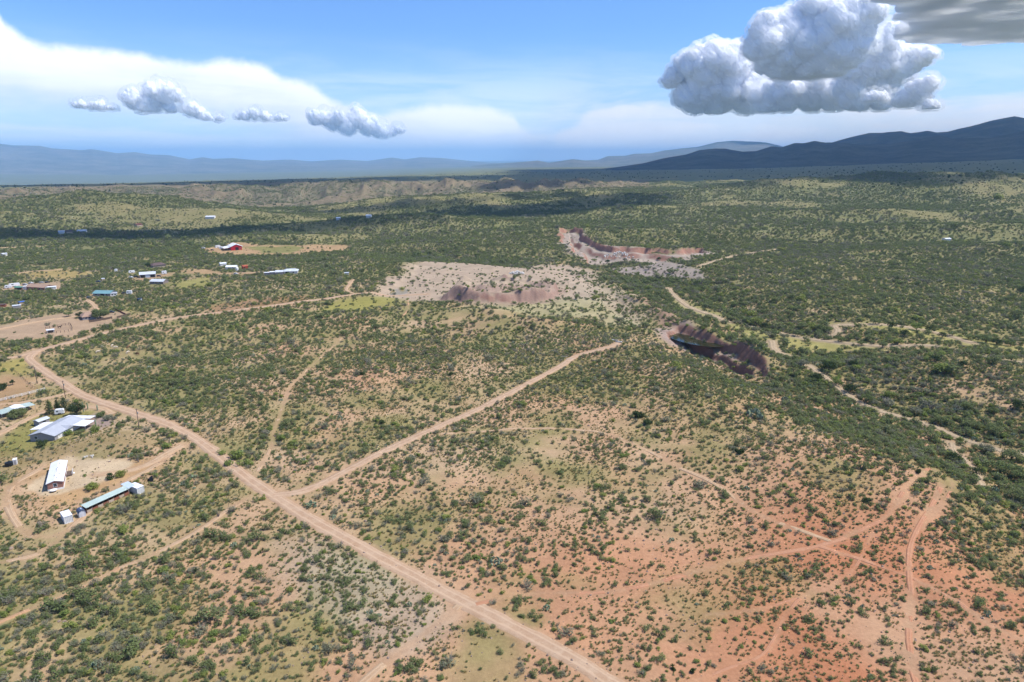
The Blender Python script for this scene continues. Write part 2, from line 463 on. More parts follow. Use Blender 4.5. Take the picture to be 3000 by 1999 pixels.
PATCH = [  # colour (sRGB as lit), plant multiplier, soft edge m, blend, pixel polygon
    (S(208, 186, 162), 0.08, 9, 0.92, [(1085, 868), (1180, 800), (1200, 772), (1330, 768), (1500, 785), (1650, 775), (1730, 800), (1760, 850), (1700, 880), (1600, 890), (1420, 882), (1330, 888), (1230, 882)]),
    (S(204, 186, 160), 0.35, 12, 0.8, [(1700, 800), (1770, 820), (1850, 880), (1890, 960), (1820, 945), (1760, 900), (1690, 880)]),
    (S(200, 192, 146), 0.30, 12, 0.75, [(1400, 870), (1600, 860), (1760, 880), (1860, 950), (1780, 960), (1650, 930), (1500, 920), (1380, 905)]),
    (S(198, 182, 168), 0.03, 8, 0.92, [(1640, 700), (1665, 684), (1720, 710), (1800, 730), (1960, 735), (2060, 730), (2085, 745), (2010, 762), (1900, 772), (1760, 776), (1690, 750)]),
    (S(186, 172, 162), 0.12, 5, 0.9, [(1775, 795), (1900, 778), (2070, 800), (2060, 815), (1900, 812), (1830, 805)]),
    (S(190, 168, 158), 0.25, 6, 0.85, [(1900, 960), (1990, 960), (2150, 1010), (2300, 1090), (2260, 1105), (2150, 1080), (2050, 1040), (1960, 1000)]),
    (S(214, 176, 128), 0.04, 4.0, 0.9, [(60, 1400), (110, 1380), (180, 1345), (200, 1335), (320, 1350), (480, 1330), (440, 1385), (330, 1420), (210, 1470), (130, 1470)]),
    (S(232, 208, 172), 0.0, 2.0, 0.95, [(85, 1430), (110, 1408), (150, 1385), (205, 1345), (300, 1345), (400, 1355), (330, 1400), (250, 1425), (190, 1445), (125, 1452)]),
    (S(156, 154, 82), 0.2, 5, 0.8, [(-20, 1300), (40, 1235), (140, 1214), (285, 1200), (270, 1240), (220, 1285), (140, 1312), (-20, 1335)]),
    (S(172, 152, 104), 0.2, 6, 0.8, [(-20, 1335), (180, 1310), (280, 1270), (400, 1260), (440, 1300), (330, 1325), (200, 1342), (90, 1385), (-20, 1410)]),
    (S(190, 168, 158), 0.05, 3, 0.9, [(228, 1238), (280, 1216), (335, 1228), (300, 1250), (240, 1262)]),
    (S(205, 176, 145), 0.03, 4, 0.9, [(-20, 960), (230, 912), (290, 905), (375, 925), (330, 948), (210, 985), (100, 992), (-20, 1003)]),
    (S(190, 175, 100), 0.25, 4, 0.75, [(-20, 1062), (60, 1062), (150, 1140), (100, 1155), (60, 1110), (-20, 1085)]),
    (S(196, 160, 118), 0.06, 5, 0.85, [(-20, 1085), (50, 1100), (110, 1145), (150, 1160), (60, 1185), (-20, 1200)]),
    (S(208, 172, 130), 0.05, 5, 0.9, [(600, 730), (690, 712), (760, 720), (1020, 716), (1010, 732), (850, 748), (720, 748), (640, 745)]),
    (S(150, 150, 90), 0.03, 5, 0.9, [(720, 724), (860, 722), (900, 726), (850, 740), (770, 740)]),
    (S(176, 170, 92), 0.15, 10, 0.85, [(960, 905), (985, 880), (1060, 868), (1195, 872), (1190, 900), (1080, 912)]),
    (S(204, 190, 168), 0.85, 10, 0.6, [(700, 1570), (860, 1560), (1010, 1640), (1150, 1720), (1260, 1790), (1150, 1900), (1000, 1780), (850, 1660)]),
    (S(184, 178, 104), 0.15, 6, 0.8, [(2240, 975), (2330, 985), (2450, 1000), (2660, 1016), (2680, 1030), (2440, 1030), (2300, 1010)]),
    (S(184, 178, 104), 0.2, 6, 0.75, [(2440, 948), (2700, 958), (2900, 1000), (3050, 1020), (3050, 1045), (2800, 1005), (2600, 972)]),
    (S(180, 176, 108), 0.2, 6, 0.75, [(1960, 850), (2060, 905), (2150, 945), (2250, 985), (2200, 985), (2080, 935), (1980, 890)]),
    (S(196, 170, 110), 0.15, 8, 0.75, [(20, 800), (180, 790), (240, 800), (190, 818), (60, 820)]),
    (S(178, 172, 100), 0.15, 8, 0.7, [(500, 835), (580, 812), (660, 805), (620, 825), (540, 845)]),
    (S(206, 170, 130), 0.05, 5, 0.8, [(515, 795), (560, 785), (620, 790), (660, 798), (720, 795), (800, 800), (700, 808), (620, 806)]),
    (S(204, 170, 134), 0.05, 5, 0.8, [(390, 812), (440, 805), (520, 798), (510, 810), (470, 818), (410, 820)]),
    (S(206, 176, 145), 0.05, 5, 0.8, [(20, 848), (60, 835), (170, 828), (190, 845), (120, 852)]),
    (S(176, 132, 98), 0.4, 8, 0.6, [(600, 900), (780, 872), (900, 868), (880, 882), (760, 905), (640, 915)]),
    (S(170, 160, 110), 0.45, 10, 0.7, [(780, 700), (860, 688), (1050, 685), (1100, 700), (960, 715), (820, 712)]),
]
PATCH.append((S(176, 142, 124), 0.4, 7, 0.75, [(1835, 846), (1875, 852), (1990, 946), (2075, 985), (2060, 1000), (1945, 955)]))
PATCH.append((S(186, 158, 142), 0.35, 8, 0.7, [(1285, 885), (1340, 845), (1450, 828), (1570, 832), (1640, 850), (1615, 880), (1520, 890), (1400, 893)]))
PATCHW = [(c, v, s, b, GP(p)) for c, v, s, b, p in PATCH]

# coarse regional tables over the photo: plant cover and redness of the soil
TX = np.array([-300, 0, 500, 1000, 1500, 2000, 2500, 3000, 3300])
TY = np.array([560, 700, 800, 900, 1000, 1150, 1300, 1450, 1600, 1750, 2000])
COVER = np.array([[.80] * 9, [.80, .80, .82, .85, .85, .85, .85, .85, .85], [.72, .72, .78, .82, .65, .85, .85, .85, .85],
                  [.72, .72, .70, .75, .70, .75, .85, .85, .85], [.75, .75, .75, .68, .62, .66, .85, .85, .85],
                  [.40, .40, .85, .66, .62, .66, .76, .86, .86], [.42, .42, .80, .66, .52, .52, .66, .86, .86],
                  [.48, .48, .72, .60, .50, .48, .55, .80, .80], [.66, .66, .70, .58, .48, .42, .40, .50, .5],
                  [.74, .74, .72, .62, .50, .40, .36, .36, .36], [.80, .80, .74, .64, .50, .36, .34, .34, .34]])
RED = np.array([[0] * 9, [0] * 9, [0] * 9, [0] * 9, [0, 0, .05, .1, .15, .2, .1, .1, .1], [0, 0, .05, .15, .15, .2, .2, .1, .1],
                [0, 0, .05, .15, .15, .2, .3, .3, .3], [0, 0, .05, .15, .2, .35, .5, .5, .5], [0, 0, .05, .15, .32, .55, .85, .8, .8],
                [.1, .1, .1, .15, .34, .6, .9, .9, .9], [.12, .12, .12, .15, .3, .65, .9, .95, .95]])


def table(T, px, py):
    fx = np.clip(np.interp(px, TX, np.arange(len(TX))), 0, len(TX) - 1.001)
    fy = np.clip(np.interp(py, TY, np.arange(len(TY))), 0, len(TY) - 1.001)
    i, j = fx.astype(int), fy.astype(int)
    a, b = fx - i, fy - j
    return (T[j, i] * (1 - a) + T[j, i + 1] * a) * (1 - b) + (T[j + 1, i] * (1 - a) + T[j + 1, i + 1] * a) * b


def road_gap(x, y):
    """distance beyond the nearest road's edge (m), and which kind is nearest"""
    best = np.full(x.shape, 1e3)
    wash = np.full(x.shape, 1e3)
    soft = np.full(x.shape, 1e3)
    for n, w, P in ROADW:
        lo, hi = P.min(0) - 45, P.max(0) + 45
        k = np.where((x > lo[0]) & (x < hi[0]) & (y > lo[1]) & (y < hi[1]))[0]
        if len(k) == 0:
            continue
        Q = P[::2] if len(P) > 60 else P
        d = seg_dist(x[k], y[k], np.vstack([Q, P[-1:]])) - w / 2
        if n == 'sandy_wash':
            wash[k] = np.minimum(wash[k], d)
        best[k] = np.minimum(best[k], d)
        soft[k] = np.minimum(soft[k], d + (5.0 - min(w, 5.0)) * 0.3)
    road_gap.soft = soft
    return best, wash


def patch_fields(x, y):
    colr = np.zeros((len(x), 3)); wgt = np.zeros(len(x)); veg = np.ones(len(x))
    for c, v, soft, b, P in PATCHW:
        A = np.array(P)
        lo, hi = A.min(0) - 30, A.max(0) + 30
        k = np.where((x > lo[0]) & (x < hi[0]) & (y > lo[1]) & (y < hi[1]))[0]
        if len(k) == 0:
            continue
        d = poly_sd(x[k], y[k], P) + soft * 2.4 * fbm(x[k], y[k], soft * 5, 4, 51)
        m = sstep(-soft, soft, d)
        mb = m * b
        colr[k] = colr[k] * (1 - mb[:, None]) + np.array(c) * mb[:, None]
        wgt[k] = wgt[k] * (1 - mb) + mb
        veg[k] = veg[k] * (1 - m) + v * m
    return colr, wgt, veg


def bare_ridge(x, y):
    """0..1: dry crests of the far slopes, where less grows"""
    r = np.hypot(x, y)
    return sstep(0.60, 0.82, ridged(x, y, 260, 4, 5)) * sstep(1000, 1500, r) * (1 - sstep(3200, 4200, r))


# ------------------------------------------------------------------ mesh helpers
def mat_principled(name, color, rough=0.8, metal=0.0, vary=0.12, scale=2.0, bump=0.0, spec=0.3):
    m = bpy.data.materials.new(name)
    m.use_nodes = True
    t = NT(m.node_tree)
    b = t.N['Principled BSDF']
    tc = t.N.new('ShaderNodeTexCoord')
    n = t.noise(tc.outputs['Object'], scale, 5, 0.6)
    n2 = t.noise(tc.outputs['Object'], scale * 0.23, 3, 0.6)
    f = t.m('ADD', t.m('MULTIPLY', n, 0.5), t.m('MULTIPLY', n2, 0.5))
    c = t.mix(t.ss(f, 0.3, 0.7), tuple(max(0, c * (1 - vary)) for c in color), tuple(min(1, c * (1 + vary)) for c in color))
    t.put(b.inputs['Base Color'], c)
    t.put(b.inputs['Roughness'], rough)
    t.put(b.inputs['Metallic'], metal)
    t.put(b.inputs['Specular IOR Level'], spec)
    if bump:
        bp = t.node('ShaderNodeBump', Height=n, Strength=bump)
        t.put(b.inputs['Normal'], bp.outputs[0])
    return m


def mesh_np(name, V, F, smooth=False):
    """V (n,3); F (m,3|4) int array, or list of tuples"""
    me = bpy.data.meshes.new(name)
    if isinstance(F, np.ndarray):
        k = F.shape[1]
        me.vertices.add(len(V)); me.loops.add(F.size); me.polygons.add(len(F))
        me.vertices.foreach_set('co', np.ascontiguousarray(V, np.float32).ravel())
        me.loops.foreach_set('vertex_index', np.ascontiguousarray(F, np.int32).ravel())
        me.polygons.foreach_set('loop_start', np.arange(0, F.size, k, dtype=np.int32))
        me.polygons.foreach_set('loop_total', np.full(len(F), k, np.int32))
        me.update(calc_edges=True)
    else:
        me.from_pydata([tuple(v) for v in V], [], F)
    if smooth:
        me.polygons.foreach_set('use_smooth', np.ones(len(me.polygons), bool))
    me.update()
    return me


def link(name, me, mat=None, parent=None, loc=None, **props):
    o = bpy.data.objects.new(name, me)
    col.objects.link(o)
    if mat is not None and me is not None and len(me.materials) == 0:
        me.materials.append(mat)
    if parent is not None:
        o.parent = parent
    if loc is not None:
        o.location = loc
    for k, v in props.items():
        o[k] = v
    return o


def attr(me, name, data, typ, dom='POINT'):
    a = me.attributes.new(name, typ, dom)
    key = 'color' if typ == 'FLOAT_COLOR' else 'vector' if typ == 'FLOAT_VECTOR' else 'value'
    a.data.foreach_set(key, np.ascontiguousarray(data, np.int32 if typ == 'INT' else np.float32).ravel())


# ------------------------------------------------------------------ the ground sheet
LIT = 1.75      # photo-lit value -> base colour divisor


def soil_color(x, y, z, slope):
    n = len(x)
    r = np.hypot(x, y)
    px, py = to_px(x, y, z)
    red = np.clip(table(RED, px, py) + 0.35 * fbm(x, y, 45, 4, 21), 0, 1)
    tan = np.array(S(220, 186, 148)); redc = np.array(S(212, 145, 106)); pale = np.array(S(222, 196, 160))
    c = tan * (1 - red[:, None]) + redc * red[:, None]
    p = sstep(0.0, 0.6, fbm(x, y, 60, 4, 22))[:, None] * 0.5
    c = c * (1 - p) + pale * p
    # grass and herbs between the shrubs
    cv = table(COVER, px, py)
    g = np.clip(sstep(-0.55, 0.55, fbm(x, y, 24, 4, 23) + 1.4 * (cv - 0.6)) * 0.85 - 0.45 * red, 0, 0.8)[:, None]
    c = c * (1 - g) + np.array(S(156, 152, 94)) * g
    fgr = (sstep(400, 1300, r) * 0.75)[:, None]
    c = c * (1 - fgr) + np.array(S(130, 136, 88)) * fgr
    near = r < 1700
    pc = np.zeros((n, 3)); pw = np.zeros(n); pv = np.ones(n)
    k = np.where(near)[0]
    pc[k], pw[k], pv[k] = patch_fields(x[k], y[k])
    c = c * (1 - pw[:, None]) + pc
    # pale road shoulders and sand
    gap = np.full(n, 1e3); wsh = np.full(n, 1e3)
    _, wsh[k] = road_gap(x[k], y[k])
    gap[k] = road_gap.soft
    jit = 1.2 * fbm(x, y, 5, 3, 24)
    s = (1 - sstep(-0.3, 2.0, gap + jit))[:, None] * 0.6
    c = c * (1 - s) + np.array(S(212, 174, 138)) * s
    s = (1 - sstep(0.5, 5.0, wsh + 2 * jit))[:, None] * 0.6
    c = c * (1 - s) + np.array(S(200, 180, 150)) * s
    # broken rock on steep ground
    rock = sstep(0.55, 1.1, slope)[:, None] * (r < 1700)[:, None]
    rc = np.array(S(192, 146, 124)) * (0.72 + 0.35 * vnoise(z * 0.9 + 2 * vnoise(x / 8, y / 8, 27), x / 60, 25) + 0.22 * vnoise(x / 3, y / 3, 28))[:, None]
    rr = (1 - sstep(60, 110, seg_dist(x, y, BERM + [PIT[5]])))[:, None]
    rc = rc * (1 - 0.25 * rr)
    rq = sstep(-6, 6, poly_sd(x, y, QUARRY))[:, None] * 0.7
    rc = rc * (1 - rq) + np.array(S(190, 162, 146)) * rq
    c = c * (1 - rock) + rc * rock
    bands = (0.92 + 0.16 * vnoise(x / 9, y / 9, 26))[:, None]
    c = c * bands / LIT
    # plant cover that the material carries where no plant stands
    cov = table(COVER, px, py) * pv
    br = bare_ridge(x, y)
    cov = cov * (1 - 0.45 * br)
    c = c * (1 - 0.4 * br[:, None]) + 0.4 * br[:, None] * np.array(S(178, 162, 114)) / LIT
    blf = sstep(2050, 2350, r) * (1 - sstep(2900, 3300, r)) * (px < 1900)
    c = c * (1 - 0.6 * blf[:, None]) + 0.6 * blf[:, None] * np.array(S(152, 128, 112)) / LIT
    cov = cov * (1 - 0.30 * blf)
    matveg = cov * (0.30 * sstep(250, 900, r) + 0.5 * sstep(1500, 2600, r))
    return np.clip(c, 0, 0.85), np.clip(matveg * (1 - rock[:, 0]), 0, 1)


def build_ground():
    dep = np.concatenate([np.arange(R(52), R(18.2), -R(0.085)), np.arange(R(18.2), R(10.5), -R(0.045)), np.arange(R(10.5), R(5.6), -R(0.022))])
    r1 = CAMZ / np.tan(dep)
    r2 = np.exp(np.arange(math.log(r1[-1]) + 0.0065, math.log(30000), 0.0065))
    rr = np.concatenate([[4, 15, 30, 48, 66, 82], r1, r2, [36000, 45000, 60000]])
    a1 = np.arange(R(-46), R(46.01), R(0.1))
    a2 = np.linspace(R(46.1), R(313.9), 60)
    aa = np.concatenate([a1, a2])
    nr, na = len(rr), len(aa)
    AA, RR = np.meshgrid(aa, rr)
    X, Y = (RR * np.sin(AA)).ravel(), (RR * np.cos(AA)).ravel()
    Z = np.concatenate([H(X[i:i + 200000], Y[i:i + 200000]) for i in range(0, len(X), 200000)])
    Rv = RR.ravel()
    e = 1.0 + Rv * 0.002
    Zg = Z.reshape(nr, na)
    dzr = np.gradient(Zg, axis=0) / np.gradient(RR, axis=0)
    dza = (np.roll(Zg, -1, 1) - np.roll(Zg, 1, 1)) / (RR * np.maximum(np.abs(np.roll(AA, -1, 1) - np.roll(AA, 1, 1)), 1e-4))
    slope = np.hypot(dzr, np.where(np.abs(AA) < R(45.8), dza, 0)).ravel()
    C, MV = [], []
    for i in range(0, len(X), 200000):
        s = slice(i, i + 200000)
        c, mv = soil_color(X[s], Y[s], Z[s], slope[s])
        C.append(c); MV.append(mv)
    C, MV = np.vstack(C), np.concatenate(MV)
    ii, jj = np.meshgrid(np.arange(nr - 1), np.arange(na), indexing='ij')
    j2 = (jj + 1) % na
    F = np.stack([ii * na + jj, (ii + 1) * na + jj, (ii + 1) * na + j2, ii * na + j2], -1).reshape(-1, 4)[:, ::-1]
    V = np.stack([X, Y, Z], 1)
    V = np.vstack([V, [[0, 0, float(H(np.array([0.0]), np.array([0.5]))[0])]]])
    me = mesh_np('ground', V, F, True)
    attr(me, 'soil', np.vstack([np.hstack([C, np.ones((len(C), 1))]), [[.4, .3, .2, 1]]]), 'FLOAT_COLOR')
    attr(me, 'plants', np.append(MV, 0), 'FLOAT')
    m = bpy.data.materials.new('desert_soil')
    m.use_nodes = True
    t = NT(m.node_tree)
    b = t.N['Principled BSDF']
    at = t.node('ShaderNodeAttribute', _attribute_name='soil')
    pl = t.node('ShaderNodeAttribute', _attribute_name='plants')
    geo = t.N.new('ShaderNodeNewGeometry')
    P = geo.outputs['Position']
    n1 = t.noise(P, 0.9, 6, 0.65)
    n2 = t.noise(P, 0.11, 5, 0.6)
    n3 = t.noise(P, 3.2, 3, 0.7)
    f = t.ss(t.m('ADD', t.m('MULTIPLY', n1, 0.6), t.m('MULTIPLY', n2, 0.4)), 0.35, 0.65)
    c = t.mix(f, t.mix(1.0, at.outputs[0], (0.86, 0.84, 0.82), 'MULTIPLY'), t.mix(1.0, at.outputs[0], (1.10, 1.09, 1.07), 'MULTIPLY'))
    c = t.mix(t.m('MULTIPLY', t.ss(n3, 0.60, 0.70), 0.5), c, t.mix(1.0, c, (0.55, 0.55, 0.42), 'MULTIPLY'))
    # plants too small or too far to stand as objects: dots of scrub
    vo = t.node('ShaderNodeTexVoronoi', Vector=P, Scale=0.16, Randomness=1.0)
    vn = t.noise(P, 0.05, 4, 0.6)
    vb = t.noise(P, 0.012, 5, 0.6)
    thr = t.m('ADD', t.m('MULTIPLY', pl.outputs[2], 0.85), t.m('MULTIPLY', t.m('SUBTRACT', vn, 0.5), 0.7))
    dot = t.ss(t.m('SUBTRACT', thr, vo.outputs['Distance']), -0.12, 0.12)
    dot = t.m('MULTIPLY', dot, t.ss(pl.outputs[2], 0.02, 0.2))
    gc = t.mix(vb, (0.085, 0.105, 0.050), (0.150, 0.165, 0.085))
    gc = t.mix(t.m('MULTIPLY', t.ss(t.m('MULTIPLY', vo.outputs['Color'], 1.0), 0.5, 1.0), 0.5), gc, (0.13, 0.13, 0.075))
    c = t.mix(dot, c, gc)
    t.put(b.inputs['Base Color'], c)
    t.put(b.inputs['Roughness'], 0.95)
    t.put(b.inputs['Specular IOR Level'], 0.1)
    bp = t.node('ShaderNodeBump', Height=t.m('ADD', n1, t.m('MULTIPLY', n3, 0.4)), Strength=0.5, Distance=0.25)
    t.put(b.inputs['Normal'], bp.outputs[0])
    link('ground', me, m, kind='structure')


build_ground()


# ------------------------------------------------------------------ roads, tracks, sandy washes
def dirt_mat(name, c1, c2):
    m = bpy.data.materials.new(name)
    m.use_nodes = True
    t = NT(m.node_tree)
    b = t.N['Principled BSDF']
    geo = t.N.new('ShaderNodeNewGeometry')
    P = geo.outputs['Position']
    n = t.noise(P, 0.35, 6, 0.65)
    n2 = t.noise(P, 2.4, 4, 0.7)
    ac = t.node('ShaderNodeAttribute', _attribute_name='across')
    w = t.m('ABSOLUTE', ac.outputs[2])
    rut = t.m('ADD', w, t.m('MULTIPLY', t.m('SUBTRACT', n, 0.5), 0.35))
    rutm = t.m('MULTIPLY', t.ss(t.m('ABSOLUTE', t.m('SUBTRACT', rut, 0.42)), 0.2, 0.05), 0.6)
    c = t.mix(t.ss(t.m('ADD', t.m('MULTIPLY', n, 0.6), t.m('MULTIPLY', n2, 0.4)), 0.36, 0.64), c1, c2)
    c = t.mix(rutm, c, tuple(min(1, v * 1.12) for v in c2))
    t.put(b.inputs['Base Color'], c)
    t.put(b.inputs['Roughness'], 0.95)
    t.put(b.inputs['Specular IOR Level'], 0.1)
    bp = t.node('ShaderNodeBump', Height=t.m('ADD', n2, rutm), Strength=0.35, Distance=0.2)
    t.put(b.inputs['Normal'], bp.outputs[0])
    return m


def sc_(c, k=1 / LIT):
    return tuple(v * k for v in c)


ROADMATS = {'dirt_road': dirt_mat('road_dirt', sc_(S(206, 168, 134)), sc_(S(226, 194, 162))),
            'dirt_track': dirt_mat('track_dirt', sc_(S(210, 172, 134)), sc_(S(226, 194, 158))),
            'dirt_trail': dirt_mat('trail_dirt', sc_(S(210, 164, 124)), sc_(S(228, 186, 146))),
            'sandy_wash': dirt_mat('wash_sand', sc_(S(190, 166, 132)), sc_(S(214, 190, 156)))}
RED_TRACK = dirt_mat('red_track_dirt', sc_(S(212, 150, 114)), sc_(S(222, 168, 132)))


def ribbon(name, w, P, lift, mat):
    P = spline(np.vstack([P[:-1:2], P[-1:]]) if len(P) > 4 else P, 1.6)
    T = np.gradient(P, axis=0)
    T /= np.linalg.norm(T, axis=1, keepdims=True) + 1e-9
    Nn = np.stack([-T[:, 1], T[:, 0]], 1)
    s = np.arange(len(P)) * 1.6
    wl = w / 2 * (1 + 0.25 * fbm(s, s * 0 + 3.1, 14, 3, 71) + 0.1 * fbm(s, s * 0, 3, 2, 73))
    wr = w / 2 * (1 + 0.25 * fbm(s, s * 0 + 9.1, 14, 3, 72) + 0.1 * fbm(s, s * 0, 3, 2, 74))
    cr = np.array([-1.12, -0.92, -0.5, 0, 0.5, 0.92, 1.12])
    rows = []
    for q in cr:
        off = np.where(q < 0, wl, wr) * q
        XY = P + Nn * off[:, None]
        r = np.hypot(XY[:, 0], XY[:, 1])
        z = H(XY[:, 0], XY[:, 1])
        z = z + (lift + 0.0003 * r) if abs(q) < 1 else z - 0.15 - 0.0004 * r
        if w < 3:      # faint tracks break up where grass has grown over them
            z = z - 0.5 * sstep(-0.05, 0.35, fbm(XY[:, 0], XY[:, 1], 7, 3, 75) + (0.25 if w < 1.6 else 0.0))
        rows.append(np.column_stack([XY, z]))
    V = np.stack(rows, 1)
    n, k = V.shape[:2]
    ii, jj = np.meshgrid(np.arange(n - 1), np.arange(k - 1), indexing='ij')
    F = np.stack([ii * k + jj, ii * k + jj + 1, (ii + 1) * k + jj + 1, (ii + 1) * k + jj], -1).reshape(-1, 4)[:, ::-1]
    me = mesh_np(name, V.reshape(-1, 3), F, True)
    attr(me, 'across', np.tile(cr, n), 'FLOAT')
    link(name, me, mat, kind='structure')


for i, (n, w, P) in enumerate(ROADW):
    rd = n in ('dirt_track', 'dirt_trail') and to_px(*P.mean(0), 0.0)[0] > 1900 and P.mean(0)[1] < 330
    ribbon(n, w, P, 0.07 + 0.012 * (i % 7), RED_TRACK if rd else ROADMATS[n])


# ------------------------------------------------------------------ water
def build_water():
    m = bpy.data.materials.new('pond_water')
    m.use_nodes = True
    t = NT(m.node_tree)
    b = t.N['Principled BSDF']
    geo = t.N.new('ShaderNodeNewGeometry')
    n = t.noise(geo.outputs['Position'], 0.25, 4, 0.6)
    t.put(b.inputs['Base Color'], t.mix(n, (0.010, 0.016, 0.006), (0.030, 0.032, 0.008)))
    t.put(b.inputs['Roughness'], 0.12)
    n2 = t.noise(geo.outputs['Position'], 2.0, 3, 0.6)
    bp = t.node('ShaderNodeBump', Height=n2, Strength=0.05, Distance=0.05)
    t.put(b.inputs['Normal'], bp.outputs[0])
    g = G([1992, 2020, 2060, 2095, 2050, 2010], [985, 990, 1003, 1015, 1012, 1000])
    c = g.mean(0)
    lvl = np.sort(g[:, 2])[1] + 2.0
    a = np.linspace(0, 2 * math.pi, 40, endpoint=False)
    d = g[3, :2] - g[0, :2]
    L = np.hypot(*d); d = d / L; e = np.array([-d[1], d[0]])
    P = c[:2] + np.outer(np.cos(a) * L * 0.75, d) + np.outer(np.sin(a) * L * 0.42, e)
    V = np.column_stack([P, np.full(40, lvl)])
    link('pond_water', mesh_np('pond_water', V, [tuple(range(40))]), m, kind='structure')
    m2 = bpy.data.materials.new('muddy_water')
    m2.use_nodes = True
    t2 = NT(m2.node_tree)
    t2.put(t2.N['Principled BSDF'].inputs['Base Color'], t2.mix(t2.noise(None, 0.3), (0.26, 0.19, 0.075), (0.34, 0.25, 0.10)))
    t2.put(t2.N['Principled BSDF'].inputs['Roughness'], 0.25)
    x, y = flat_pt(1160, 846)
    P = [(x + 17 * math.cos(k) * (1 + .2 * math.sin(3 * k)), y + 20 * math.sin(k) * (1 + .2 * math.cos(2 * k))) for k in a]
    z = float(H(np.array([x]), np.array([y]))[0]) + 0.75
    link('puddle_water', mesh_np('puddle_water', np.array([(p[0], p[1], z) for p in P]), [tuple(range(40))]), m2, kind='structure')


build_water()


# ------------------------------------------------------------------ mountains
def mountain_mat(name, c1, c2, scale):
    m = bpy.data.materials.new(name)
    m.use_nodes = True
    t = NT(m.node_tree)
    b = t.N['Principled BSDF']
    geo = t.N.new('ShaderNodeNewGeometry')
    P = geo.outputs['Position']
    n = t.noise(P, scale, 7, 0.65)
    n2 = t.noise(P, scale * 12, 4, 0.7)
    f = t.m('ADD', t.m('MULTIPLY', n, 0.6), t.m('MULTIPLY', n2, 0.4))
    t.put(b.inputs['Base Color'], t.mix(t.ss(f, 0.38, 0.64), c1, c2))
    t.put(b.inputs['Roughness'], 0.95)
    t.put(b.inputs['Specular IOR Level'], 0.05)
    return m


def mountain(name, sky, r0, front, back, base, mat, seed, rough=1.0, n_az=520, n_t=90):
    a, e = azel(np.array([p[0] for p in sky]), np.array([p[1] for p in sky]))
    A = np.linspace(a[0], a[-1], n_az)
    top = CAMZ + r0 * np.tan(np.interp(A, a, e))
    t = np.concatenate([np.linspace(-1, 0, n_t), np.linspace(0, 1, 24)[1:]])
    AA, TT = np.meshgrid(A, t)
    rr = r0 + np.where(TT < 0, TT * front, TT * back)
    X, Y = rr * np.sin(AA), rr * np.cos(AA)
    prof = (1 - np.abs(TT)) ** 1.25
    base = np.concatenate([H(X.ravel()[i:i + 200000], Y.ravel()[i:i + 200000]) for i in range(0, X.size, 200000)]).reshape(X.shape) - 6
    hh = np.maximum(top - base[n_t - 1], 5)[None, :]
    rid = ridged(X, Y, front * 0.42, 5, seed) - 0.62
    spur = ridged(X * 1.0, Y * 0.55, front * 0.30, 5, seed + 7) - 0.6
    w = np.clip(1 - np.abs(TT), 0, 1) * np.clip(np.abs(TT) * 3.0, 0.10, 1)
    Z = base + hh * prof + rough * hh * w * (0.45 * rid + 0.40 * spur)
    Z = np.where(np.abs(TT) > 0.97, base - 60, Z)
    n, k = X.shape
    ii, jj = np.meshgrid(np.arange(n - 1), np.arange(k - 1), indexing='ij')
    F = np.stack([ii * k + jj, ii * k + jj + 1, (ii + 1) * k + jj + 1, (ii + 1) * k + jj], -1).reshape(-1, 4)
    me = mesh_np(name, np.column_stack([X.ravel(), Y.ravel(), Z.ravel()]), F, True)
    link(name, me, mat, kind='structure')


MT_D = mountain_mat('mountain_woodland', (0.012, 0.022, 0.014), (0.070, 0.070, 0.048), 0.004)
MT_P = mountain_mat('mountain_scrub', (0.075, 0.085, 0.055), (0.20, 0.18, 0.13), 0.0012)
FRONT = [(1720, 500), (1800, 491), (1882, 479), (1940, 465), (2010, 453), (2048, 440), (2093, 435), (2125, 435), (2176, 444), (2214, 443), (2233, 437), (2259, 429), (2290, 432), (2329, 419), (2355, 420), (2386, 413), (2418, 419), (2456, 417), (2520, 425), (2616, 421), (2698, 408), (2750, 398), (2788, 407), (2902, 404), (2960, 392), (3000, 382), (3150, 362), (3300, 350), (3500, 345)]
BACK = [(2380, 440), (2443, 417), (2494, 402), (2545, 390), (2584, 390), (2641, 384), (2667, 390), (2718, 384), (2743, 389), (2775, 386), (2813, 376), (2870, 363), (2909, 352), (2947, 344), (2973, 340), (3000, 346), (3100, 335), (3300, 330), (3500, 340)]
PALE = [(1600, 482), (1678, 474), (1755, 468), (1780, 458), (1831, 457), (1857, 451), (1908, 449), (1946, 441), (1997, 435), (2042, 431), (2099, 416), (2144, 412), (2188, 415), (2239, 418), (2284, 427), (2330, 440), (2450, 455)]
LOW = [(1380, 486), (1440, 480), (1500, 477), (1576, 471), (1608, 477), (1678, 467), (1723, 472), (1780, 480), (1850, 486)]
LEFT = [(-500, 428), (-250, 426), (-100, 424), (0, 421), (38, 426), (115, 427), (153, 435), (236, 440), (268, 437), (344, 449), (395, 446), (440, 453), (491, 454), (555, 467), (593, 461), (625, 466), (682, 464), (771, 472), (854, 468), (912, 473), (995, 468), (1077, 472), (1147, 462), (1186, 467), (1230, 461), (1294, 463), (1371, 471), (1434, 477), (1520, 480), (1600, 484)]
mountain('mountains', LEFT, 27000, 9000, 6000, -150, MT_P, 101, 0.8, 700)
mountain('mountains', PALE, 20000, 5500, 4000, 60, MT_P, 102, 0.9)
mountain('mountains', LOW, 17000, 2500, 2000, 60, MT_P, 105, 0.9, 260, 60)
mountain('mountains', BACK, 10000, 2600, 2200, 190, MT_D, 103, 1.0)
mountain('mountains', FRONT, 7700, 2000, 2000, 150, MT_D, 104, 1.0)


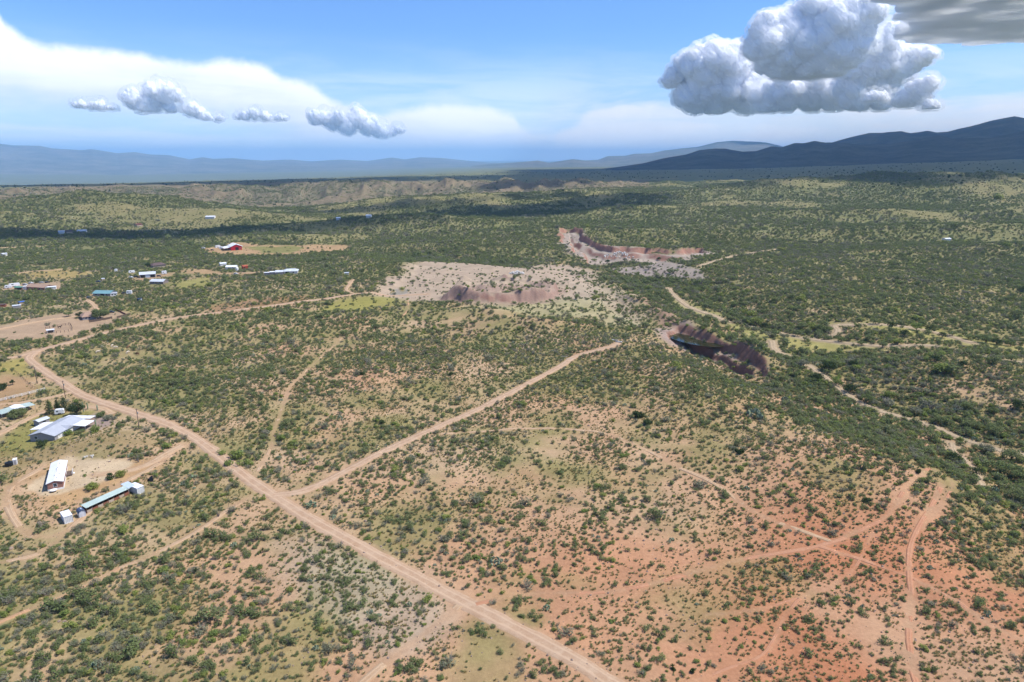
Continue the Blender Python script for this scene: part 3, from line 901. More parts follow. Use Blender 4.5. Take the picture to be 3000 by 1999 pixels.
# ------------------------------------------------------------------ haze
def build_haze():
    bm = bmesh.new()
    bmesh.ops.create_cube(bm, size=1.0)
    me = bpy.data.meshes.new('haze')
    z0, z1 = -900.0, 800.0
    for v in bm.verts:
        v.co = Vector((v.co.x * 124000, v.co.y * 124000, z0 + (v.co.z + 0.5) * (z1 - z0)))
    bm.to_mesh(me); bm.free()
    m = bpy.data.materials.new('haze')
    m.use_nodes = True
    t = NT(m.node_tree)
    t.N.clear()
    v = t.node('ShaderNodeVolumePrincipled', Color=HAZE_COLOR, Density=HAZE_DENSITY)
    v.inputs['Anisotropy'].default_value = 0.0
    o = t.N.new('ShaderNodeOutputMaterial')
    t.L.new(v.outputs[0], o.inputs['Volume'])
    link('haze', me, m, kind='stuff')


build_haze()


# ------------------------------------------------------------------ clouds
def cloud_mat(name, density, fwd):
    m = bpy.data.materials.new(name)
    m.use_nodes = True
    t = NT(m.node_tree)
    t.N.clear()
    geo = t.N.new('ShaderNodeNewGeometry')
    v = t.node('ShaderNodeVolumePrincipled', Color=(0.999, 0.999, 0.999), Density=density)
    v.inputs['Anisotropy'].default_value = fwd
    o = t.N.new('ShaderNodeOutputMaterial')
    t.L.new(v.outputs[0], o.inputs['Volume'])
    return m


CLOUD = cloud_mat('cloud_vapour', 0.0030, 0.25)


def cloud_core_mat():
    m = bpy.data.materials.new('cloud_core')
    m.use_nodes = True
    t = NT(m.node_tree)
    b = t.N['Principled BSDF']
    t.put(b.inputs['Base Color'], (0.995, 0.995, 0.995))
    t.put(b.inputs['Roughness'], 1.0)
    t.put(b.inputs['Specular IOR Level'], 0.0)
    t.put(b.inputs['Subsurface Weight'], 1.0)
    b.inputs['Subsurface Radius'].default_value = (1, 1, 1)
    t.put(b.inputs['Subsurface Scale'], 240.0)
    t.put(b.inputs['Subsurface Anisotropy'], 0.3)
    return m


CORE = cloud_core_mat()
RAGGED = cloud_mat('ragged_cloud_vapour', 0.024, 0.75)
THICK = cloud_mat('thick_cloud_vapour', 0.05, 0.8)


_b = bmesh.new()
bmesh.ops.create_icosphere(_b, subdivisions=2, radius=1.0)
ICO_V = np.array([v.co[:] for v in _b.verts]); ICO_F = np.array([[v.index for v in f.verts] for f in _b.faces], np.int32)
_b.free()


def blob_cloud(blobs, base_z, voxel, lumps, seed, puff=0.35):
    """union of lumpy spheres above a flat base, returned as (V, F)"""
    g = np.random.default_rng(seed)
    sph = []
    for x, y, z, r, sq in blobs:
        sph.append((x, y, z, r, sq))
        for _ in range(lumps):
            v = g.normal(size=3); v[2] = abs(v[2]) * 1.1 - 0.25; v /= np.linalg.norm(v)
            k = r * g.uniform(puff * 0.55, puff * 1.35)
            sph.append((x + v[0] * r * 0.9, y + v[1] * r * 0.9, z + v[2] * r * 0.9 * sq, k, 1.0 if sq > 0.6 else max(sq, 0.5)))
    VV = np.concatenate([ICO_V * (r, r, r * sq) + (x, y, z) for x, y, z, r, sq in sph])
    FF = np.concatenate([ICO_F + len(ICO_V) * i for i in range(len(sph))])
    me = mesh_np('tmp', VV, FF)
    o = bpy.data.objects.new('tmp', me)
    col.objects.link(o)
    rm = o.modifiers.new('r', 'REMESH')
    rm.mode, rm.voxel_size = 'VOXEL', voxel
    dg = bpy.context.evaluated_depsgraph_get()
    ev = o.evaluated_get(dg)
    m2 = ev.to_mesh()
    V = np.zeros(len(m2.vertices) * 3, np.float32); m2.vertices.foreach_get('co', V)
    N = np.zeros(len(m2.vertices) * 3, np.float32); m2.vertices.foreach_get('normal', N)
    F = np.zeros(len(m2.loops), np.int32); m2.loops.foreach_get('vertex_index', F)
    F = F.reshape(-1, 4)
    ev.to_mesh_clear()
    bpy.data.objects.remove(o); bpy.data.meshes.remove(me)
    V, N = V.reshape(-1, 3).astype(float), N.reshape(-1, 3)
    s = voxel
    u = V[:, 0] + 0.6 * V[:, 2]; w = V[:, 1] * 0.8 - 0.7 * V[:, 2] + 0.3 * V[:, 0]
    n = (np.abs(fbm(u, w, s * 9, 3, seed)) * -2.0 + 0.7) * s * 2.6 + fbm(u + 7 * s, w, s * 3.2, 2, seed + 3) * s * 1.1
    V = V + N * n[:, None]
    if base_z is not None:
        soft = base_z + voxel * 0.22 * fbm(V[:, 0], V[:, 1], voxel * 16, 3, seed + 5)
        low = V[:, 2] < soft
        V[low, 2] = soft[low]
    return V, F


def px_blobs(lst, r0, spread=0.5, seed=0, sx=1.0):
    g = np.random.default_rng(seed + 500)
    out = []
    for px, py, pr in lst:
        d = ray(px, py)
        k = (r0 + g.uniform(-1, 1) * pr * r0 / FPX * spread) / np.hypot(d[0], d[1])
        out.append((d[0] * k, d[1] * k, CAMZ + d[2] * k, pr * r0 / FPX * 0.92, 1.0))
    return out


def cloud(label, lst, r0, base_py, seed, lumps=14, vox=3.4, group=None):
    lst = [(1500 + a * .6375, b * .6375, c * .6375) for a, b, c in lst]
    bl = px_blobs(lst, r0, 0.5, seed)
    bz = CAMZ + r0 * math.tan(float(azel(1500 if base_py is None else lst[0][0], base_py)[1])) if base_py else None
    V, F = blob_cloud(bl, bz, r0 / FPX * vox, lumps, seed)
    c = V.mean(0); c[2] = V[:, 2].min()
    p = dict(label=label, category='cloud')
    if group:
        p['group'] = group
    me = mesh_np('cloud_core', V - c, F, True)
    n = np.zeros(len(V) * 3, np.float32); me.vertices.foreach_get('normal', n); n = n.reshape(-1, 3)
    w = r0 / FPX
    f = np.clip(0.75 + 0.9 * fbm(V[:, 0] + V[:, 2], V[:, 1] - V[:, 2] + .5 * V[:, 0], w * 26, 5, seed + 9), .08, 2.6) * w * 13.0
    f = f * np.where(n[:, 2] < -.5, .5, 1)
    o = link('cloud', mesh_np('cloud', V - c + n * f[:, None], F, True), CLOUD, loc=c, **p)
    link('cloud_core', me, CORE, o)


Lz = lambda pts: [(a - 2353, b, c) for a, b, c in pts]      # the left half of the sky was measured in its own enlargement
cloud('tallest bright cauliflower cumulus tower with a flat grey base in the right sky', [(1340, 215, 150), (1210, 210, 105), (1180, 140, 62), (1265, 125, 52), (1400, 45, 62), (1380, 20, 42), (1600, 70, 75), (1640, 40, 42), (1530, 120, 92), (1460, 235, 120), (1540, 220, 90), (1240, 275, 90), (1600, 150, 60), (1130, 230, 40)], 21000, 352 * .6375, 1, 40, 1.6)
cloud('wide soft cumulus bank behind and left of the tallest cloud tower', [(1000, 300, 85), (900, 330, 100), (950, 410, 110), (800, 300, 45), (745, 360, 40), (720, 375, 26), (850, 440, 80), (1090, 430, 90), (1030, 240, 40), (960, 260, 50)], 27000, 535 * .6375, 2, 36, 1.7)
cloud('long low cumulus shelf under the flat base of the tallest cloud tower', [(1180, 460, 65), (1270, 430, 75), (1390, 420, 85), (1480, 440, 70), (1180, 420, 40)], 25500, 515 * .6375, 3, 22, 2.2)
cloud('ragged cumulus leaning right between the tallest tower and the dark cloud', [(1680, 205, 62), (1730, 160, 42), (1640, 320, 92), (1745, 320, 80), (1820, 290, 55), (1890, 265, 35), (1600, 410, 80), (1690, 410, 66), (1590, 470, 50), (1700, 470, 40), (1930, 255, 18)], 24000, 505 * .6375, 4, 32, 1.7)
cloud('bright knobbly small cumulus right of the cloud towers above the dark mountains', [(1820, 455, 42), (1855, 415, 38), (1915, 395, 30), (1790, 465, 28), (1930, 375, 14), (1880, 440, 35)], 20500, 492 * .6375, 5, 22, 1.8)
cloud('tiny white puff low in front of the ragged right cumulus', [(1650, 457, 24), (1690, 450, 28), (1715, 458, 14), (1625, 462, 12)], 20000, 468 * .6375, 6, 18, 1.6)
cloud('smallest white puff beside the knobbly cumulus over the right mountains', [(1920, 485, 22), (1945, 492, 14), (1905, 492, 14)], 20000, 502 * .6375, 7, 16, 1.6)
cloud('largest of the small puffy cumuli below the white anvil', Lz([(620, 460, 38), (665, 485, 32), (705, 420, 32), (735, 410, 30), (765, 435, 38), (815, 445, 24), (780, 500, 22), (700, 470, 40)]), 27000, 514 * .6375, 10, 20, 1.8)
cloud('flat little cumulus at the left end under the white anvil', Lz([(425, 490, 16), (460, 487, 20), (510, 497, 12), (345, 480, 12), (375, 482, 14)]), 27000, 505 * .6375, 11, 16, 1.6)
cloud('two humped small cumulus under the middle of the white anvil', Lz([(880, 505, 26), (912, 520, 24), (950, 540, 18), (1005, 545, 14), (885, 488, 14)]), 27000, 552 * .6375, 12, 18, 1.6)
cloud('long flat bottomed small cumulus under the white anvil', Lz([(1130, 535, 20), (1165, 525, 22), (1222, 538, 22), (1280, 543, 18), (1310, 545, 10), (1100, 538, 10)]), 27000, 552 * .6375, 13, 18, 1.6)
cloud('row of white cumulus heads at the right foot of the anvil', Lz([(1450, 545, 28), (1490, 545, 30), (1560, 548, 34), (1640, 550, 42), (1690, 580, 42), (1735, 595, 36), (1765, 612, 18), (1600, 580, 36), (1530, 575, 22)]), 30000, 632 * .6375, 14, 20, 1.8)
cloud('small lone cumulus puff right of the row of cumulus heads', Lz([(1830, 598, 17), (1812, 615, 12), (1850, 600, 9)]), 30000, 628 * .6375, 15, 14, 1.6)


def shade_cloud(label, pixels, h, seed, rad, px_list=None, extra=(), vox=None, sq=0.6, lumps=7, m=None):
    """a flat bottomed cloud standing where the sun's rays to this shaded ground pass"""
    g = G(*np.array(pixels, float)[:, :2].T)
    rr = np.array([p[2] for p in pixels], float) * rad
    ok = np.hypot(g[:, 0], g[:, 1]) < 7000
    g, rr = g[ok], rr[ok]
    rr = np.clip(poly_sd(g[:, 0], g[:, 1], GP(px_list)) * 0.85, rad * 0.12, rr)
    t = (h - g[:, 2]) / SUN[2]
    bl = [(g[i, 0] + SUN[0] * t[i], g[i, 1] + SUN[1] * t[i], h + rr[i] * sq * 0.12, rr[i], sq) for i in range(len(g))] + list(extra)
    V, F = blob_cloud(bl, h, vox or rad / 9, lumps, seed, 0.4)
    c = V.mean(0); c[2] = V[:, 2].min()
    link('cloud', mesh_np('cloud', V - c, F, True), m or THICK, loc=c, label=label, category='cloud')


def dense(poly, n, seed, lo=0.7, hi=1.25):
    """random pixels inside a pixel polygon"""
    g = np.random.default_rng(seed)
    A = np.array(poly, float)
    out = []
    while len(out) < n:
        p = g.uniform(A.min(0), A.max(0))
        if poly_sd(np.array([p[0]]), np.array([p[1]]), poly)[0] > 0:
            out.append((p[0], p[1], g.uniform(lo, hi)))
    return out


_p = [(-60, 668), (150, 671), (380, 677), (574, 673), (765, 658), (956, 648), (1148, 626), (1339, 608), (1500, 603), (1690, 581), (1820, 569), (1960, 566), (2000, 585), (1900, 606), (1819, 614), (1691, 629), (1500, 640), (1339, 643), (1148, 661), (956, 677), (765, 684), (574, 700), (380, 701), (150, 702), (-60, 703)]
shade_cloud('overhead cumulus strip above the shaded valley strip behind the red barn', dense(_p, 260, 3, 0.7, 1.2), 1700, 21, 85, px_list=_p)
_p = [(800, 627), (956, 616), (1084, 606), (1198, 582), (1370, 586), (1500, 568), (1690, 560), (1700, 575), (1500, 584), (1370, 602), (1198, 609), (1084, 622), (956, 626)]
shade_cloud('small overhead cumulus above the shaded ridge before the bluff', dense(_p, 130, 4, 0.7, 1.2), 1750, 22, 90, px_list=_p)
deck = []
gd = np.random.default_rng(5)
for gx in np.arange(5500, 17000, 430):
    for gy in np.arange(7000, 18500, 430):
        bx, by = gx + gd.uniform(-150, 150), gy + gd.uniform(-150, 150)
        qx, qy = to_px(np.array(bx), np.array(by), 2550.0)
        edge = 2625 + 45 * math.sin(by / 700.0) + (75 if 15 < qy < 85 else 0)
        if edge < qx < 3350 and -160 < qy < 118 - (25 if qx < 2700 else 0):
            deck.append((bx, by, 2620, gd.uniform(480, 640), 0.5))
_q = np.random.default_rng(8)
for gx in np.arange(2300, 12500, 600):
    for gy in np.arange(3000, 13500, 600):
        bx, by = gx + _q.uniform(-250, 250), gy + _q.uniform(-250, 250)
        if float(to_px(np.array(bx), np.array(by), 2350.0)[1]) < -150 and bx < by * 1.2 + 1500 and math.hypot(bx - 1970, by - 560) > 4350:
            deck.append((bx, by, 2600, 560 * _q.uniform(.8, 1.25), 0.5))
_p = [(1420, 535), (1800, 531), (2200, 527), (2600, 522), (3100, 512), (3200, 480), (2900, 484), (2500, 492), (2200, 500), (1900, 504), (1600, 508), (1420, 516)]
shade_cloud('huge dark grey cloud base in the top right corner', dense(_p, 234, 6, 0.7, 1.3), 2550, 23, 620, extra=deck, vox=75, m=RAGGED, px_list=_p)
_p = [(-100, 549), (300, 546), (700, 540), (1000, 533), (1450, 529), (1450, 514), (1000, 521), (500, 534), (-100, 543)]
shade_cloud('long overhead cloud street above the shaded plateau edge', dense(_p, 126, 7, 0.7, 1.2), 2100, 24, 190, px_list=_p)


# ------------------------------------------------------------------ plants: materials and models
def leaf_mat(name, c1, c2, c3, trans=0.4):
    m = bpy.data.materials.new(name)
    m.use_nodes = True
    t = NT(m.node_tree)
    t.N.clear()
    oi = t.N.new('ShaderNodeObjectInfo')
    geo = t.N.new('ShaderNodeNewGeometry')
    n = t.noise(geo.outputs['Position'], 1.1, 3, 0.6)
    c = t.mix(oi.outputs['Random'], c1, c2)
    c = t.mix(t.m('MULTIPLY', t.ss(n, 0.42, 0.68), 0.7), c, c3)
    d = t.node('ShaderNodeBsdfDiffuse', Color=c)
    tr = t.node('ShaderNodeBsdfTranslucent', Color=c)
    mx = t.node('ShaderNodeMixShader')
    t.put(mx.inputs[0], trans)
    t.L.new(d.outputs[0], mx.inputs[1]); t.L.new(tr.outputs[0], mx.inputs[2])
    o = t.N.new('ShaderNodeOutputMaterial')
    t.L.new(mx.outputs[0], o.inputs[0])
    return m


LEAF = {
    'green': leaf_mat('olive_leaves', (0.155, 0.188, 0.078), (0.205, 0.222, 0.105), (0.190, 0.255, 0.080)),
    'grey': leaf_mat('grey_green_leaves', (0.215, 0.222, 0.140), (0.270, 0.265, 0.190), (0.205, 0.225, 0.115)),
    'bright': leaf_mat('bright_leaves', (0.193, 0.251, 0.075), (0.295, 0.309, 0.091), (0.227, 0.290, 0.070)),
    'dark': leaf_mat('dark_leaves', (0.050, 0.075, 0.032), (0.078, 0.099, 0.042), (0.070, 0.112, 0.032)),
    'dry': leaf_mat('dry_grass', (0.419, 0.338, 0.152), (0.326, 0.285, 0.120), (0.512, 0.405, 0.208)),
    'cactus': leaf_mat('cactus_skin', (0.171, 0.225, 0.144), (0.232, 0.270, 0.192), (0.264, 0.277, 0.144), 0.0),
}
BARK = mat_principled('bark', (0.110, 0.085, 0.065), 0.95, vary=0.25, scale=3)
STONE = mat_principled('field_stone', (0.27, 0.20, 0.155), 0.95, vary=0.35, scale=.6)
TWIG = mat_principled('grey_twigs', (0.22, 0.19, 0.165), 0.95, vary=0.2, scale=3)


def leaf_cloud(seed, n, lobes, size, flat=0.75, up=0.35):
    """leaf-sized quads through the volume of several lobes: (V, F)"""
    g = np.random.default_rng(seed)
    L = []
    for cx, cy, cz, r in lobes:
        L.append((cx, cy, cz, r))
    vol = np.array([l[3] ** 2.2 for l in L]); vol /= vol.sum()
    idx = g.choice(len(L), n, p=vol)
    L = np.array(L)[idx]
    d = g.normal(size=(n, 3)); d /= np.linalg.norm(d, axis=1, keepdims=True)
    rad = L[:, 3] * (1 - np.abs(g.normal(0, 0.28, n))).clip(0.1, 1.12)
    c = L[:, :3] + d * rad[:, None] * (1, 1, flat)
    c[:, 2] = np.maximum(c[:, 2], 0.04)
    nn = d * 0.8 + g.normal(0, 0.55, (n, 3)) + (0, 0, up); nn /= np.linalg.norm(nn, axis=1, keepdims=True)
    a = np.cross(nn, g.normal(size=(n, 3))); a /= np.linalg.norm(a, axis=1, keepdims=True)
    b = np.cross(nn, a)
    s = size * g.uniform(0.6, 1.5, n)[:, None]
    k = g.uniform(0.35, 0.8, n)[:, None]
    V = np.stack([c - a * s - b * s * k * .3, c + b * s * -k, c + a * s, c + b * s * k], 1).reshape(-1, 3)
    V[:, 2] = np.maximum(V[:, 2], -0.05)
    F = np.arange(4 * n, dtype=np.int32).reshape(-1, 4)
    return V, F


def tube(p, r, k=5):
    """tapered tube along points p with radii r"""
    p = np.array(p, float)
    V, F = [], []
    for i in range(len(p)):
        t = p[min(i + 1, len(p) - 1)] - p[max(i - 1, 0)]
        t /= np.linalg.norm(t) + 1e-9
        a = np.cross(t, (0.31, 0.95, 0.1)); a /= np.linalg.norm(a); b = np.cross(t, a)
        for j in range(k):
            w = 2 * math.pi * j / k
            V.append(p[i] + (a * math.cos(w) + b * math.sin(w)) * r[i])
    for i in range(len(p) - 1):
        for j in range(k):
            F.append((i * k + j, i * k + (j + 1) % k, (i + 1) * k + (j + 1) % k, (i + 1) * k + j))
    F.append(tuple(range(k))[::-1]); F.append(tuple((len(p) - 1) * k + j for j in range(k)))
    return V, F


def join(parts):
    V, F = [], []
    for v, f in parts:
        o = len(V)
        V += [tuple(q) for q in v]
        F += [tuple(i + o for i in q) for q in f]
    return V, F


def stems(seed, n, h, spread, r=0.03, base=0.1):
    g = np.random.default_rng(seed)
    out = []
    for _ in range(n):
        a = g.uniform(0, 2 * math.pi); s = spread * g.uniform(0.3, 1.0)
        x, y = math.cos(a), math.sin(a)
        b = base * g.uniform(0.2, 1)
        out.append(tube([(x * b, y * b, -0.15), (x * (b + s * .35), y * (b + s * .35), h * .45), (x * (b + s), y * (b + s), h * g.uniform(.75, 1.05))], [r * 1.3, r, r * .35], 4))
    return join(out)


def shrub_lobes(seed, n, R0, H0, lo=0.35, hi=0.6):
    g = np.random.default_rng(seed)
    out = []
    for i in range(n):
        a = g.uniform(0, 2 * math.pi); q = R0 * math.sqrt(g.uniform(0, 1)) * 0.68
        r = R0 * g.uniform(lo, hi)
        out.append((q * math.cos(a), q * math.sin(a), max(r * .55, H0 * g.uniform(0.35, 0.85)), r))
    return out


PROTO = {}      # kind -> list of (leaf mesh, twig mesh or None)


def proto(kind, leaf, V, F, twig=None, tm=None):
    me = mesh_np(kind, V, F)
    me.materials.append(leaf)
    tw = None
    if twig:
        tw = mesh_np(kind + '_branch', twig[0], twig[1]); tw.materials.append(tm or TWIG)
    PROTO.setdefault(kind, []).append((me, tw))


for i in range(5):      # unit radius about 1 m, height about 1.2 m
    proto('desert_shrub', LEAF['green'], *leaf_cloud(i, 330, shrub_lobes(i + 40, 6, 1.0, 1.05), 0.098, up=0.9), stems(i, 9, 1.0, 0.75, 0.028))
for i in range(3):
    proto('grey_shrub', LEAF['grey'], *leaf_cloud(20 + i, 240, shrub_lobes(i + 60, 6, 1.0, 0.95), 0.095, up=0.9), stems(i + 9, 16, 1.05, 0.9, 0.028))
for i in range(3):
    proto('leafy_bush', LEAF['bright'], *leaf_cloud(30 + i, 380, shrub_lobes(i + 70, 6, 1.0, 0.9), 0.105, up=0.9), stems(i + 20, 6, 0.8, 0.7, 0.03))
for i in range(2):
    proto('dark_bush', LEAF['dark'], *leaf_cloud(36 + i, 620, shrub_lobes(i + 80, 7, 1.0, 0.95, .4, .62), 0.13), stems(i + 26, 6, 0.8, 0.7, 0.04))


def tuft(seed):
    g = np.random.default_rng(seed)
    V, F = [], []
    for i in range(46):
        a = g.uniform(0, 2 * math.pi); l = g.uniform(0.35, 0.75); b = g.uniform(0, 0.28)
        x, y = math.cos(a), math.sin(a)
        w = 0.05
        o = len(V)
        V += [(x * b - y * w, y * b + x * w, 0), (x * b + y * w, y * b - x * w, 0), (x * (b + l * .45), y * (b + l * .45), l)]
        F.append((o, o + 1, o + 2))
    return V, F


for i in range(3):
    v, f = tuft(90 + i)
    proto('grass_tuft', LEAF['dry'], np.array(v), np.array(f, np.int32))


def pear(seed):
    g = np.random.default_rng(seed)
    out = []
    for i in range(26):
        a = g.uniform(0, 2 * math.pi); q = 0.75 * math.sqrt(g.uniform(0, 1)); z = g.uniform(0.15, 0.75) * (1.15 - q)
        n = 8
        t = g.uniform(0, math.pi); tilt = g.uniform(-.6, .6)
        ux, uy = math.cos(t), math.sin(t)
        wx, wy, wz = -uy * math.sin(tilt), ux * math.sin(tilt), math.cos(tilt)
        c = np.array((q * math.cos(a), q * math.sin(a), z + 0.12)); r = g.uniform(0.15, 0.24)
        nx = np.cross((ux, uy, 0), (wx, wy, wz)) * 0.03
        V = []
        for sgn in (-1, 1):
            for j in range(n):
                w = 2 * math.pi * j / n
                V.append(c + np.array((ux, uy, 0)) * r * .8 * math.cos(w) + np.array((wx, wy, wz)) * r * math.sin(w) + nx * sgn)
        F = [tuple(range(n))[::-1], tuple(range(n, 2 * n))] + [(j, (j + 1) % n, n + (j + 1) % n, n + j) for j in range(n)]
        out.append((V, F))
    return join(out)


for i in range(3):
    proto('prickly_pear', LEAF['cactus'], *pear(95 + i))


def yucca(seed):
    g = np.random.default_rng(seed)
    V, F = [], []
    for i in range(70):
        d = g.normal(size=3); d[2] = abs(d[2]) * 1.3 - 0.1; d /= np.linalg.norm(d)
        s = np.cross(d, (0, 0, 1)); s /= np.linalg.norm(s) + 1e-6
        o = len(V); c = np.array((0, 0, 0.75))
        V += [c - s * .05, c + s * .05, c + d * g.uniform(.5, .85)]
        F.append((o, o + 1, o + 2))
    return V, F


v, f = yucca(3)
proto('yucca', LEAF['dark'], np.array(v), f, tube([(0, 0, -.2), (0, 0, .8)], [.12, .1], 6), BARK)
for k in PROTO:
    PROTO[k] = PROTO[k]


def tree_parts(seed, h, w, leaf, n=900, size=0.24, trunk_h=0.35, lobes=11, flat=0.7, limb=6):
    """(crown V, F), (trunk V, F)"""
    g = np.random.default_rng(seed)
    lb, tr = [], []
    th = h * trunk_h
    lean = g.uniform(-.15, .15, 2) * h
    tr.append(tube([(0, 0, -.3), (lean[0] * .3, lean[1] * .3, th * .6), (lean[0] * .5, lean[1] * .5, th * 1.15)], [h * .045, h * .034, h * .024], 7))
    for i in range(lobes):
        a = i * 2.4 + g.uniform(-.5, .5); q = w * .5 * math.sqrt((i + .6) / lobes) * .82
        r = w * g.uniform(0.17, 0.27)
        z = th + (h - th) * g.uniform(.28, .88) * (1 - .45 * (q / (w * .5)) ** 2)
        lb.append((q * math.cos(a), q * math.sin(a), min(z, h - r * flat * .9), r))
        if i < limb * 2:
            tr.append(tube([(lean[0] * .45, lean[1] * .45, th * .85), (q * .55 * math.cos(a), q * .55 * math.sin(a), th + (z - th) * .6), (q * math.cos(a), q * math.sin(a), z)], [h * .022, h * .013, h * .006], 5))
    return leaf_cloud(seed + 3, n, lb, size, flat), join(tr)


# ------------------------------------------------------------------ planting
LIST_DARK = [(1870, 1224, 4.2), (1897, 1242, 4.2), (2168, 1330, 3.0), (1062, 1098, 3.0), (1245, 1040, 2.4), (2535, 1470, 2.6), (2160, 1325, 2.4), (1975, 1965, 1.0), (2028, 1970, 1.2), (1320, 1100, 3.0), (1120, 1240, 3.0), (2690, 1386, 2.4)]
LIST_LEAFY = [(690, 1345, 5.5), (720, 1362, 4.5), (668, 1362, 4.0), (650, 1330, 3.5), (825, 1290, 4.0), (860, 1305, 4.5), (790, 1260, 3.5), (1330, 834, 3.2), (1398, 812, 3.4), (1447, 812, 3.4), (1448, 842, 3.2), (1414, 853, 3.2), (1525, 815, 3), (1572, 830, 3), (1488, 858, 4), (1525, 852, 4), (1540, 838, 3), (1345, 865, 2.5),
              (1160, 1270 + 100, 0), (248, 1395, 1.8), (355, 1388, 1.9), (270, 1425, 2.6), (325, 1405, 1.6), (540, 1330, 3), (530, 1110, 3.2), (590, 1090, 3)]
LIST_LEAFY += [(2120, 988, 3), (2152, 1012, 3.4), (2200, 1003, 3.6), (2232, 1024, 3), (2062, 966, 3), (2012, 955, 3), (1985, 948, 3.4), (2185, 1068, 4), (2150, 1078, 3)]
LIST_LEAFY = [p for p in LIST_LEAFY if p[2] > 0]
TREES = [(2217, 955, 9), (2195, 948, 7), (2240, 962, 6), (2272, 985, 6.5), (2295, 992, 5), (2336, 985, 6), (2352, 965, 7), (2380, 968, 8), (2400, 972, 8), (2420, 975, 7), (2463, 1002, 5), (2480, 928, 6), (2565, 950, 6.5), (2612, 962, 6), (2523, 1012, 5), (2545, 1000, 6), (2586, 1020, 5.5), (2630, 1010, 6), (2684, 968, 7), (2722, 975, 6), (2650, 985, 6), (2760, 990, 6), (2888, 1005, 8.5), (2920, 1010, 6), (2960, 1015, 6.5), (2985, 1030, 5), (2790, 985, 5.5), (2835, 995, 5),
         (2395, 1115, 6.5), (2425, 1085, 8), (2445, 1078, 7), (2353, 1075, 6), (2500, 1075, 5.5), (2550, 1050, 5), (2690, 1040, 5), (2740, 1060, 5), (2820, 1075, 5), (2960, 1060, 6), (2450, 1130, 6), (2490, 1150, 6), (2540, 1180, 6), (2600, 1170, 6), (2680, 1215, 6), (2760, 1245, 6), (2840, 1255, 6.5), (2910, 1275, 7), (2960, 1350, 7), (2930, 1390, 7.5), (2985, 1410, 8), (2890, 1330, 6.5), (2980, 1470, 6), (2860, 1395, 5), (2790, 1350, 5),
         (2830, 1200, 5), (2910, 1215, 5), (2980, 1200, 6), (1745, 880, 6.5), (1760, 870, 5), (1960, 800, 6), (2010, 815, 6), (2060, 850, 6), (2110, 870, 6), (2150, 900, 6.5), (2180, 920, 6), (2040, 885, 5.5), (1900, 790, 6.5), (1860, 785, 6), (1820, 775, 6), (1780, 772, 6.5), (1740, 768, 6.5), (1700, 762, 6), (1830, 765, 5), (1930, 762, 5.5), (2000, 768, 5), (2080, 765, 5), (1560, 752, 5.5), (1480, 755, 5.5), (1400, 752, 5.5), (1320, 745, 5.5), (1250, 740, 5.5), (1640, 758, 5.5), (1170, 820, 5), (1210, 830, 5), (1245, 828, 4.5), (1150, 835, 5)]
YUCCAS = [(1970, 1957), (2030, 1972), (1178, 1640), (745, 1560), (770, 1620), (985, 1650), (1010, 1700), (960, 1600), (1640, 1960), (2440, 1900), (330, 1830), (575, 1680)]


def placements():
    out = []
    for r0, r1, cell, kr in ((112, 470, 1.75, 0.96), (470, 1080, 2.55, 1.25), (1080, 2900, 4.4, 1.75)):
        xs = np.arange(-r1 * 0.74, r1 * 0.74, cell); ys = np.arange(70, r1, cell)
        X, Y = np.meshgrid(xs, ys)
        X, Y = X.ravel(), Y.ravel()
        rr = np.hypot(X, Y)
        k = (rr >= r0) & (rr < r1) & (np.abs(X) < Y * 0.80 + 30)
        X, Y = X[k], Y[k]
        X = X + rng.uniform(-.5, .5, len(X)) * cell; Y = Y + rng.uniform(-.5, .5, len(Y)) * cell
        size = kr * np.exp(rng.normal(-0.12, 0.42, len(X)))
        px, py = to_px(X, Y, 0.0)
        cov = table(COVER, px, py)
        rr = np.hypot(X, Y)
        cov = cov * (1 - 0.30 * sstep(2050, 2350, rr) * (px < 1900))
        cov = cov * (1 - 0.5 * bare_ridge(X, Y))
        p = cov + 0.55 * fbm(X, Y, 16, 3, 61) + 0.45 * fbm(X, Y, 60, 3, 62)
        size *= np.clip(0.85 + 0.75 * (cov - 0.5), .7, 1.2) * (1 + 0.3 * (1 - sstep(25, 75, seg_dist(X, Y, WASH))))
        keep = rng.uniform(0, 1, len(X)) < np.clip(p, 0.03, 0.96)
        X, Y, size = X[keep], Y[keep], size[keep]
        gap, _ = road_gap(X, Y)
        _, _, pv = patch_fields(X, Y)
        keep = (gap > size * 0.55 + rng.uniform(0, .6, len(X))) & (rng.uniform(0, 1, len(X)) < pv)
        X, Y, size = X[keep], Y[keep], size[keep]
        for cx, cy, cr in CLEAR_EXTRA:
            keep = np.hypot(X - cx, Y - cy) > cr + size * .6
            X, Y, size = X[keep], Y[keep], size[keep]
        Z = np.concatenate([H(X[i:i + 100000], Y[i:i + 100000]) for i in range(0, len(X), 100000)])
        e = 1.0
        sl = np.concatenate([np.hypot(H(X[i:i + 100000] + e, Y[i:i + 100000]) - Z[i:i + 100000], H(X[i:i + 100000], Y[i:i + 100000] + e) - Z[i:i + 100000]) for i in range(0, len(X), 100000)])
        keep = sl < 0.75
        out.append(np.stack([X, Y, Z, size], 1)[keep])
    return out


